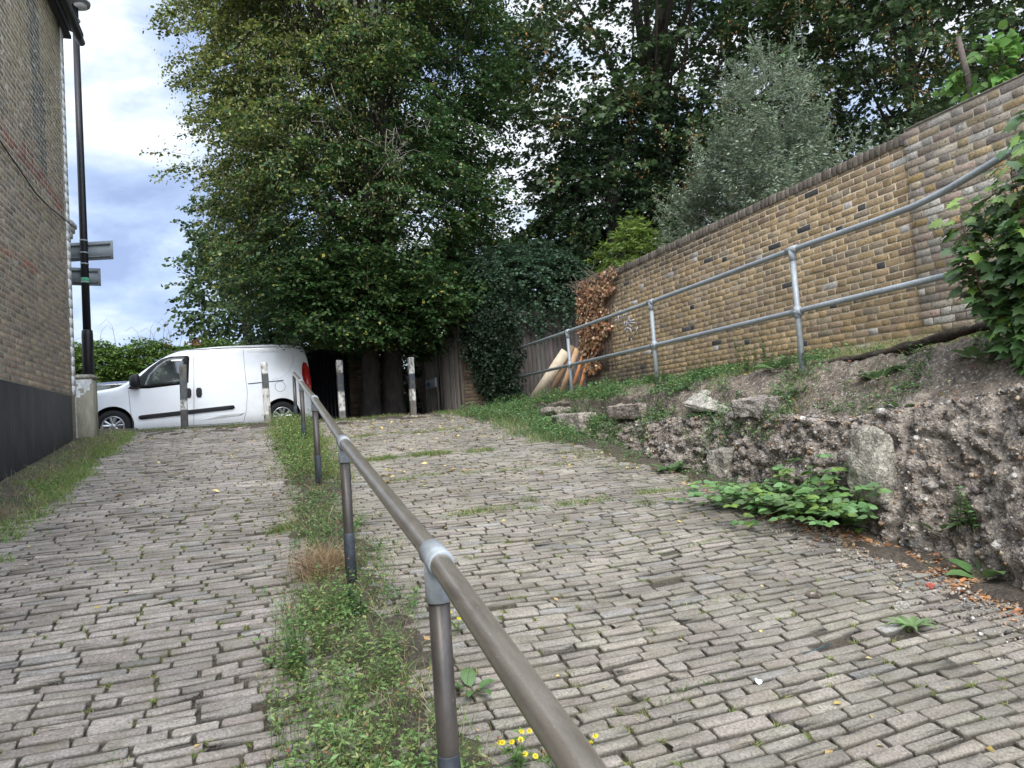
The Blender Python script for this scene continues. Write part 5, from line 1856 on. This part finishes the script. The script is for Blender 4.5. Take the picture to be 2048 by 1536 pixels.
def nettle(h, n, size, col):
    def f_(b, o):
        for k in range(n):
            p0 = np.array(o) + rs.normal(0, .05, 3) * [1, 1.6, 0]
            d = np.array([rs.normal(0, .18), rs.normal(0, .18), 1])
            hh = h * rs.uniform(.6, 1.1)
            p1 = p0 + d * hh
            b.prisms([p0], [p1], [.004], [.0015], (.10, .14, .05))
            for j in range(9):
                t_ = .15 + .85 * j / 8
                for q in range(3):
                    a = rs.uniform(0, 6.28)
                    b.leaves([p0 + d * hh * t_], [[math.cos(a), math.sin(a), .25]], [[rs.normal(0, .3), rs.normal(0, .3), 1]], [size * (1.2 - .6 * t_) * rs.uniform(.8, 1.2)], T_LANCE, vary(col, 1, .25), 2.6)
    return f_


for (x, y, h, n_, lab) in ((5.45, 6.85, .42, 8, 'tallest nettle clump on the bank between the second and third railing posts'),
                          (5.5, 6.45, .36, 6, 'nettle clump just right of the tallest one on the bank'),
                          (5.2, 8.25, .30, 5, 'nettle clump growing round the foot of a railing post'),
                          (5.5, 7.7, .24, 7, 'bushy nettles on the bank behind the broken slab'),
                          (5.25, 5.72, .22, 5, 'nettles at the foot of the railing post by the log'),
                          (5.6, 10.4, .28, 7, 'nettles near the wall in front of the leaning planks'),
                          (4.35, 3.32, .26, 7, 'feathery green weed at the foot of the bank near the right edge'),
                          (5.0, 11.6, .3, 7, 'nettles at the second railing post from the far end'),
                          (.18, 3.55, .24, 6, 'leafy clump in the middle strip left of the nearest handrail post'),
                          (.50, 4.15, .20, 6, 'dark leafy clump in the middle strip short of the dry tuft')):
    plant('nettle', lab, 'weed', x, y, nettle(h, n_, .045, (.085, .17, .05)), 'nettle clumps')


def bramble(b, o):
    """trailing canes with three-part leaves, from the bank face down over the setts"""
    for k in range(46):
        a0 = np.array([4.30 + rs.normal(0, .06), 4.72 + rs.uniform(-.5, .55), -.93])
        e_ = a0 + np.array([rs.uniform(-.85, .05), rs.uniform(-.55, .5), rs.uniform(-.05, .30)])
        e_[2] = max(e_[2], float(gz(e_[0], e_[1])) + .03)
        if rs.rand() < .3:
            e_ = a0 + np.array([rs.uniform(-.1, .12), rs.uniform(-.6, .6), rs.uniform(.2, .55)])
            e_[0] = min(e_[0], float(xe(e_[1])) - .02)
        m_ = (a0 + e_) / 2 + [0, 0, .12]
        b.prisms([a0, m_], [m_, e_], [.003, .0025], [.0025, .0015], (.13, .12, .06))
        for t_ in np.linspace(.15, 1, 9):
            p = (1 - t_) ** 2 * a0 + 2 * t_ * (1 - t_) * m_ + t_ ** 2 * e_
            p = p + rs.normal(0, .03, 3)
            p[2] = max(p[2], float(gz(p[0], p[1])) + .02)
            a = rs.uniform(0, 6.28)
            N_ = np.array([rs.normal(-.35, .3), rs.normal(-.3, .3), 1])
            c_ = vary((.12, .22, .075), 1, .25, (.18, .28, .06), .2)
            for da, sc in ((0, 1.1), (1.35, .85), (-1.35, .85)):
                d = np.array([math.cos(a + da), math.sin(a + da), -.08])
                b.leaves([p + d * .008], [d], [N_], [.075 * sc * rs.uniform(.8, 1.2)], T_HEART, c_, .85)


plant('bramble', 'spreading bramble with three part leaves at the foot of the broken bank', 'bramble', 4.1, 4.5, bramble, z=-1.0)


def dandelion(b, o):
    for k in range(9):
        a = 2 * math.pi * k / 9 + rs.uniform(-.2, .2)
        d = np.array([math.cos(a), math.sin(a), .18])
        b.leaves([np.array(o) + [0, 0, .008]], [d], [[0, 0, 1]], [rs.uniform(.10, .17)], T_DOCK, vary((.14, .22, .085), 1, .2), .5)


plant('dandelion', 'flat star of jagged leaves growing on the setts at the right', 'weed', 3.16, 2.83, dandelion)


def ragwort(nf, spread, h):
    def f_(b, o):
        for k in range(nf):
            p0 = np.array(o) + rs.normal(0, .02, 3) * [1, 1, 0]
            p1 = np.array(o) + np.array([rs.normal(0, spread), rs.normal(0, spread), h * rs.uniform(.6, 1.1)])
            b.prisms([p0], [p1], [.002], [.001], (.10, .16, .05))
            for j in range(7):
                t_ = rs.rand()
                a = rs.uniform(0, 6.28)
                b.leaves([p0 + (p1 - p0) * t_], [[math.cos(a), math.sin(a), .3]], [[rs.normal(0, .3), 0, 1]], [rs.uniform(.025, .05)], T_KITE, vary((.11, .2, .05), 1, .25), .8)
            nrm = np.array([rs.normal(-.1, .3), rs.normal(-.45, .3), 1.])
            for j in range(11):
                a = 2 * math.pi * j / 11
                t1 = np.cross(nrm, [1, .1, 0])
                t1 /= np.linalg.norm(t1)
                t2 = np.cross(nrm, t1)
                t2 /= np.linalg.norm(t2)
                b.leaves([p1], [t1 * math.cos(a) + t2 * math.sin(a)], [nrm], [.013], T_LANCE, np.array([.72, .60, .02]), 1.8)
            b.tube([tuple(p1 - [0, 0, .003]), tuple(p1 + [0, 0, .004])], .0045, 6, (.62, .42, .02))
    return f_


plant('ragwort', 'yellow flowered ragwort beside the near end of the handrail', 'flower', 1.02, 2.42, ragwort(15, .065, .16), m=M_LEAF2)
plant('ragwort', 'yellow ragwort flowers close behind the near rail, left of the other cluster', 'flower', .84, 2.5, ragwort(7, .04, .13))
plant('ragwort', 'single small yellow flower head by the right side of the nearest post', 'flower', .97, 3.72, ragwort(2, .02, .12))


def drytuft(h, n, cols):
    def f_(b, o):
        X = o.x + rs.normal(0, .07, n)
        Y = o.y + rs.normal(0, .07, n)
        grass(b, X, Y, h * .5, h, .0028, cols, (.20, .11, .06), .3, lean=.55, zf=vany)
    return f_


plant('dry_grass_tuft', 'straw coloured dead grass tuft against the foot of the second handrail post', 'grass tuft', .40, 4.95, drytuft(.30, 800, (.36, .27, .16)), m=M_DRY)
plant('green_tuft', 'small bright green grass tuft in the left lane beside the weeds', 'grass tuft', .20, 6.3, drytuft(.10, 420, (.12, .22, .04)))
plant('dry_grass_tuft', 'greyish dead grass heap on the verge by the black house base', 'grass tuft', -2.2, 7.6, drytuft(.22, 700, (.26, .22, .15)), m=M_DRY)
plant('green_tuft', 'round green grass tuft on the setts in front of the bank foot', 'grass tuft', 2.45, 6.35, drytuft(.07, 220, (.11, .19, .05)))
plant('green_tuft', 'green grass tuft between the setts left of the dock and bramble', 'grass tuft', 3.35, 5.75, drytuft(.06, 200, (.11, .2, .05)))


# dead ivy on the wall end
dv = thing('dead_ivy', (6.25, 11.9, .8), 'dead russet brown ivy clinging to the far end of the brick wall', 'ivy')


def dead_keep(Y, Z):
    e0 = 11.15 + (2.65 - Z) * .50 + .16 * np.sin(Z * 7) + .1 * np.sin(Z * 19)
    e1 = 12.75
    return (Y > e0) & (Y < e1) & (Z > .8 + .3 * np.abs(Y - 12.3))


n = 9000
Y, Z = rnd(n, 10.9, 12.8), rnd(n, .7, 2.64)
k = dead_keep(Y, Z) & (rs.rand(n) < np.clip(1.0 - .9 * smooth(2.2, 2.6, Z) + .5 * np_noise(Y, Z, 4., 2.), .1, 1))
Y, Z = Y[k], Z[k]
P = np.stack([WX - .03 - rs.rand(len(Y)) ** 2 * .11, Y, Z], 1)
b = B().leaves(P, rs.normal(0, .6, (len(P), 3)) + [-.3, 0, -.9], unit(len(P)) * .7 + [-1, -.3, .2], rs.uniform(.035, .075, len(P)), T_MAPLE, vary((.24, .125, .065), len(P), .45, (.42, .31, .20), .16))
b.build('leaves', M_DRY, dv)
b = B()
for _ in range(60):
    y0 = rs.uniform(11.4, 12.7)
    p = [Vector((WX - .03, y0 + rs.normal(0, .1) * q, .8 + 1.85 * q / 4 + .03)) for q in range(5)]
    b.tube(p, .006, 4, (.14, .10, .08))
for _ in range(22):
    y0 = rs.uniform(11.7, 12.9)
    p = Vector((WX - .05, y0, 2.55))
    b.tube([p, p + Vector((-.08, .1, .12)), p + Vector((-.12, rs.uniform(-.1, .5), rs.uniform(.05, .3)))], [.006, .004, .002], 4, (.19, .14, .11))
b.build('vine_branches', M_TWIG, dv)


# ------------------------------------------------------------------ rubble, log, slabs, litter
def rock(name, label, cat, cen, dims, rot, col, seed, flat=0, m=None):
    bm_n = 22
    V, F = [], []
    us_ = np.linspace(-1, 1, bm_n)
    # cube sphere
    idx_ = {}

    def vid(x, y, z):
        k_ = (round(x, 4), round(y, 4), round(z, 4))
        if k_ not in idx_:
            p = Vector((x, y, z))
            pn = p.normalized()
            q = p.lerp(pn, .45 if not flat else .18)
            q = Vector((q.x * dims[0], q.y * dims[1], q.z * dims[2]))
            d_ = mn.fractal(q * 7 + Vector((seed, 0, 0)), .8, 2.1, 4) * .03 + mn.noise(q * 3 + Vector((seed, 5, 0))) * .05 * (0 if flat else 1)
            q += pn * d_
            idx_[k_] = len(V)
            V.append(q)
        return idx_[k_]
    for ax_ in range(3):
        for s_ in (-1, 1):
            for i in range(bm_n - 1):
                for j in range(bm_n - 1):
                    q = []
                    for (a, c_) in ((i, j), (i + 1, j), (i + 1, j + 1), (i, j + 1)):
                        p = [0, 0, 0]
                        p[ax_] = s_
                        p[(ax_ + 1) % 3] = us_[a]
                        p[(ax_ + 2) % 3] = us_[c_]
                        q.append(vid(*p))
                    F.append(tuple(q if s_ > 0 else reversed(q)))
    M_ = Matrix.Translation(cen) @ Matrix.Rotation(rot[2], 4, 'Z') @ Matrix.Rotation(rot[1], 4, 'Y') @ Matrix.Rotation(rot[0], 4, 'X')
    V = np.array([v[:] for v in V])
    c_ = np.array(col) * (1 + .8 * np.array([[mn.fractal(Vector(v * 9), .8, 2, 3) * .3] for v in V]))
    o = B().add(V, F, np.clip(c_, .02, .8)).build(name, m or M_CONC, smooth=True)
    o.matrix_world = M_
    return tag(o, label, cat)


rock('concrete_slab', 'pale flat broken concrete slab tilted on the bank top behind the railing', 'slab', (4.98, 6.72, .03), (.19, .44, .030), (R(14), R(-24), R(8)), (.34, .32, .27), 1., flat=1)
rock('rubble_chunk', 'big rounded grey rubble chunk at the far low end of the bank', 'rubble', (4.84, 10.3, -.10), (.22, .50, .15), (0, 0, .1), (.30, .26, .22), 2., flat=1)
rock('rubble_chunk', 'flat rubble chunk lying beyond the big rounded one near the planks', 'rubble', (5.0, 11.2, .10), (.25, .45, .07), (0, .1, 0), (.28, .235, .20), 3.)
rock('rubble_chunk', 'mossy rubble block in the middle of the bank below a railing post', 'rubble', (5.0, 8.75, .03), (.17, .50, .10), (0, -.1, 0), (.27, .225, .185), 4., flat=1)
rock('rubble_chunk', 'grey concrete lump beside the tilted pale slab on the bank', 'rubble', (4.85, 5.9, -.02), (.17, .24, .09), (0, -.1, .3), (.25, .22, .19), 5., flat=1)
rock('concrete_stub', 'large pale round topped concrete stub let into the broken bank', 'concrete stub', (4.40, 4.19, -.52), (.085, .175, .30), (0, .12, .05), (.30, .275, .225), 6.)
rock('concrete_stub', 'smaller square pale concrete stub low in the bank beside the dock', 'concrete stub', (4.60, 6.27, -.64), (.09, .15, .20), (0, .05, 0), (.29, .265, .22), 7.)
# rotten log
b = B()
pts = [Vector((5.32, 5.72, .33)), Vector((5.30, 5.3, .35)), Vector((5.34, 4.9, .37)), Vector((5.33, 4.5, .41)), Vector((5.38, 4.05, .47)), Vector((5.45, 3.7, .50))]
PP, RR = [], []
for a, c_ in zip(pts[:-1], pts[1:]):
    for k in range(8):
        PP.append(a.lerp(c_, k / 8))
PP.append(pts[-1])
RR = [.05 + .012 * math.sin(i * .9) - (.02 if i < 2 else 0) for i in range(len(PP))]
b.tube(PP, RR, 16)
Vt = b.V[0]
for i in range(len(Vt)):
    q = Vector(Vt[i])
    c_ = PP[min(i // 16, len(PP) - 1)]
    d = q - c_
    d.z *= .75
    Vt[i] = tuple(c_ + d * (1 + .35 * mn.fractal(q * 11, .8, 2.2, 3)))
tag(b.build('rotten_log', mat('rotten_wood', (.045, .035, .026), nscale=22, namt=.5, bump=(45, 1, .02), hue=((.13, .09, .04), 6, .52, .7, .6))), 'long dark rotten log lying on the bank along the foot of the wall', 'log')

# fallen leaves, stuff
b = B()


def leaflitter(X, Y, cols, s0, s1, zf=gz, tm=T_KITE):
    n = len(X)
    if n == 0:
        return
    P = np.stack([X, Y, zf(X, Y) + .004], 1)
    D = rs.normal(0, 1, (n, 3)) * [1, 1, .15]
    Nn_ = np.array([0, 0, 1.]) + rs.normal(0, .35, (n, 3))
    cols = np.array(cols)
    b.leaves(P, D, Nn_, rs.uniform(s0, s1, n), tm, cols[rs.randint(0, len(cols), n)] * rs.uniform(.7, 1.2, (n, 1)), 1.1)


YL = [(.50, .38, .13), (.56, .45, .18), (.44, .36, .20), (.40, .27, .12)]
BR = [(.30, .15, .07), (.26, .13, .07), (.36, .20, .10), (.42, .28, .15)]
X, Y = scatter(3600, -1.9, 4.8, 7.0, 14.4, lambda X, Y: np.clip(.12 + smooth(8, 13.5, Y) * .5 + .9 * np_noise(X, Y, .8, 41.), .01, 1) * np.where(X > .7, 1, .35))
leaflitter(X, Y, YL, .035, .095)
X, Y = scatter(420, -1.9, 4.2, 1.6, 7.5, lambda X, Y: .5 + 0 * X)
leaflitter(X, Y, YL, .02, .05)
X, Y = scatter(2200, 3.3, 4.75, 4.5, 13, lambda X, Y: smooth(.7, .1, xe(Y) - X) * smooth(-.02, .03, xe(Y) - X))
leaflitter(X, Y, YL + BR, .03, .07)
X, Y = scatter(6500, 3.3, 4.4, 1.2, 5.2, lambda X, Y: smooth(.55, .05, xe(Y) - X + .2 * np_noise(X, Y, 2.5, 2.)) * smooth(-.02, .03, xe(Y) - X) * np.clip(.6 + 1.2 * np_noise(X, Y, 2., 3.), .1, 1))
leaflitter(X, Y, BR + [(.46, .23, .10)], .03, .065)
X, Y = scatter(5200, 3.7, 4.6, 1.6, 5.4, lambda X, Y: smooth(.38, .04, xe(Y) - X) * smooth(-.10, -.04, xe(Y) - X))
leaflitter(X, Y, BR + [(.46, .22, .09), (.40, .17, .07)], .03, .075)
X, Y = scatter(500, -.1, 1.2, 1.5, 9, lambda X, Y: smooth(.5, .1, np.abs(X - .55)) * .7)
leaflitter(X, Y, BR + YL, .02, .05)
X, Y = scatter(400, -2.55, -1.9, 6.5, 13, lambda X, Y: .5 + 0 * X)
leaflitter(X[::3], Y[::3], BR + [(.3, .26, .22)], .02, .06)
X, Y = scatter(2600, 4.55, 6.2, 2.5, 13, lambda X, Y: np.clip(.4 + np_noise(X, Y, 1.2, 9.), 0, 1))
leaflitter(X, Y, BR + YL, .02, .06, zf=vbank)
tag(b.build('fallen_leaves', M_DRY), 'yellow and brown fallen leaves strewn over paving, verges and bank', 'leaves', kind='stuff')

# small litter
o = B().leaves([(2.06, 2.68, float(gz(2.06, 2.68)) + .006)], [(.6, .8, .1)], [(.1, -.3, 1)], [.065], T_DOCK, (.55, .62, .66), 1.1).build('wrapper', M_ATTR)
tag(o, 'crumpled pale blue plastic wrapper on the setts', 'litter')
rock('brick_chip', 'red brick chip on the setts near the leaf litter', 'brick chip', (3.82, 3.26, float(gz(3.82, 3.26)) + .01), (.018, .022, .012), (0, 0, .4), (.42, .10, .07), 8., flat=1, m=M_ATTR)
zz = float(gz(2.55, 2.85)) + .006
tag(B().tube([(2.45, 2.83, zz), (2.66, 2.87, zz + .002)], .004, 6, (.04, .07, .08)).build('stick', M_ATTR), 'thin dark stick lying between the setts right of centre', 'stick')
for (x, y, c_, l) in ((3.35, 3.05, (.40, .37, .33), 'pale grey flint on the setts beyond the dandelion'), (3.05, 3.38, (.14, .11, .09), 'dark brown clod on the setts left of the brick chip'), (3.7, 2.95, (.22, .2, .18), 'grey stone beside the yellow leaf near the leaf litter')):
    rock('loose_stone', l, 'stone', (x, y, float(gz(x, y)) + .012), (.035, .02, .016), (0, 0, rs.rand() * 3), c_, x)
